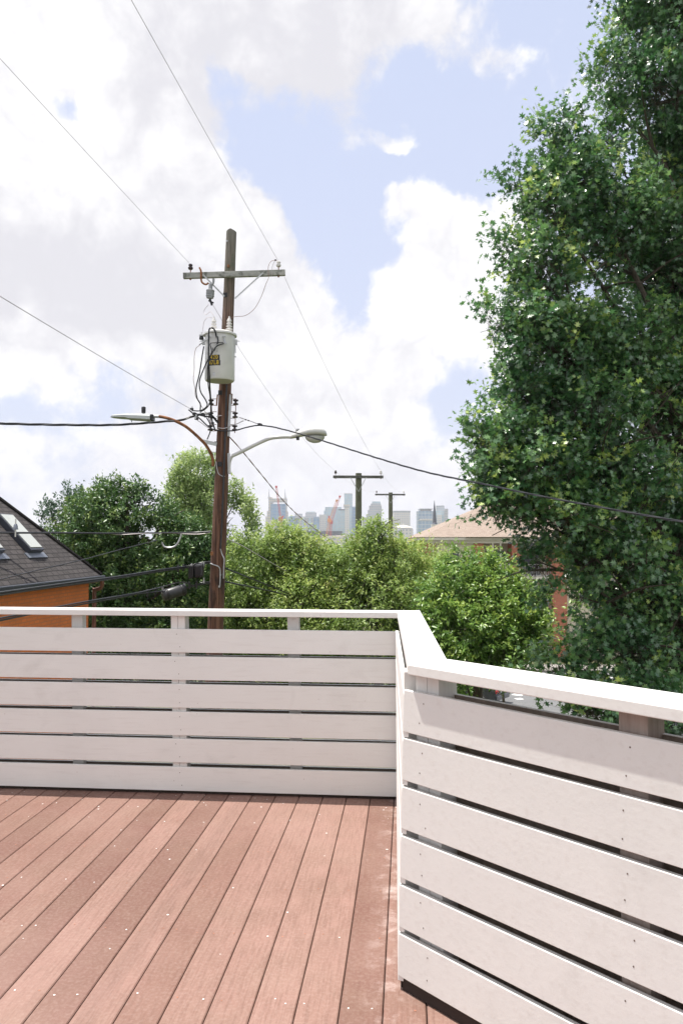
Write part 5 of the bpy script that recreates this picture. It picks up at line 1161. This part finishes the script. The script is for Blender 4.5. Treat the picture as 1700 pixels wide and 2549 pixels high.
tree('feathery_tree', 'tallest yellow green feathery tree, in front of the two crossarm poles', 870, 26, [(865, 1250, 50, 50, 26), (830, 1300, 65, 60, 26.3), (900, 1310, 65, 70, 26), (860, 1380, 100, 80, 25.6), (800, 1440, 75, 80, 25.6), (900, 1470, 90, 90, 25.6), (840, 1560, 120, 90, 26), (870, 1215, 20, 20, 26), (930, 1280, 40, 40, 26)], 'willow', T_THIN2, .115, 44, .5, 17, 43, G2, **W_)
tree('feathery_tree', 'yellow green feathery tree left of the tan roofed building', 980, 28, [(975, 1300, 50, 45, 28), (1000, 1360, 70, 70, 27.6), (950, 1400, 60, 80, 27.4), (990, 1470, 90, 90, 27.4)], 'willow', T_THIN2, .115, 44, .5, 17, 44, G2, **W_)
F_ = dict(stems=.4, droop=.15, gapthr=-.38, nf=1.3, shell=.65, upb=.25, spread=.9, flat=.45, tipb=.2)
tree('leafy_tree', 'bright green leafy tree in front of the tan roofed building', 1100, 23, [(1068, 1288, 36, 42, 23.4), (1130, 1315, 46, 32, 23.2), (1183, 1322, 28, 26, 23.2), (1110, 1365, 85, 55, 23), (1040, 1370, 70, 70, 22.6), (1130, 1400, 100, 60, 22.6), (1060, 1450, 95, 65, 22), (1170, 1450, 75, 50, 22), (1130, 1500, 90, 45, 21.8), (1010, 1430, 40, 60, 22.3), (1200, 1400, 40, 40, 22.4), (1215, 1455, 50, 35, 22), (1050, 1540, 30, 45, 21.5), (1190, 1372, 50, 38, 23)], 'fresh', T_OVAL, .13, 34, .42, 15, 51, r0=.18, **F_)
tree('distant_tree', 'small dark green treetop at the left corner of the tan roof', 975, 75, [(975, 1255, 22, 13, 75), (965, 1290, 40, 30, 75)], 'fresh', T_OVAL, .35, 3, .9, 14, 53, r0=.3, gapthr=-.5, nf=.5)
tree('street_tree', 'light green tree glimpsed behind the oak above the street', 1450, 42, [(1440, 1390, 110, 60, 42), (1530, 1350, 80, 70, 42), (1360, 1420, 50, 50, 41), (1480, 1450, 80, 40, 42), (1560, 1430, 60, 60, 43)], 'fresh', T_OVAL, .24, 4.2, .7, 13, 55, r0=.25, gapthr=-.3, nf=.8)
tree('street_tree', 'low green tree beside the parked car under the near rail', 1150, 40, [(1040, 1560, 60, 45, 40), (1045, 1590, 35, 30, 40), (1130, 1540, 60, 20, 42)], 'fresh', T_OVAL, .22, 5, .6, 12, 57, r0=.15, gapthr=-.4, nf=.9)
# wooded land between the street and the town
rt = None
rg_ = random.Random(77)
Lb = []
for i in range(150):
    Z = rg_.uniform(110, 900); x = rg_.uniform(-100, 1700); c = PD(x, 1244, Z); z = gz(c.x, c.y); h = rg_.uniform(5, 9); Lb.append(((c.x, c.y, z + h * .5), (h * 1.1, h * 1.1, h * .6)))

p_ = crown('distant_woods', Lb, LM['fresh'], None, T_OVAL, 1.3, .12, 2.0, 9, seed=78, gapthr=-.8, nf=.2); w = [o for o in C.objects if o.name == 'distant_woods'][0]; w['kind'] = 'stuff'
setp(w, 'wooded land fading towards the skyline behind the garden trees', 'woods')

# ------------------------------------------------------------------ air
HAZE = 0.5 / 3800
if HAZE > 0:
    q = MB(); q.box(-2500, -400, -40, 2500, 3300, 260); hz = q.build('haze', M['under']); hz['kind'] = 'stuff'
    hm = bpy.data.materials.new('haze_air'); hm.use_nodes = True; nt_ = hm.node_tree; nt_.nodes.clear()
    pv = nt_.nodes.new('ShaderNodeVolumePrincipled'); pv.inputs['Color'].default_value = (.93, .95, 1, 1); pv.inputs['Density'].default_value = HAZE
    oo = nt_.nodes.new('ShaderNodeOutputMaterial'); nt_.links.new(pv.outputs[0], oo.inputs['Volume']); hz.data.materials.clear(); hz.data.materials.append(hm)
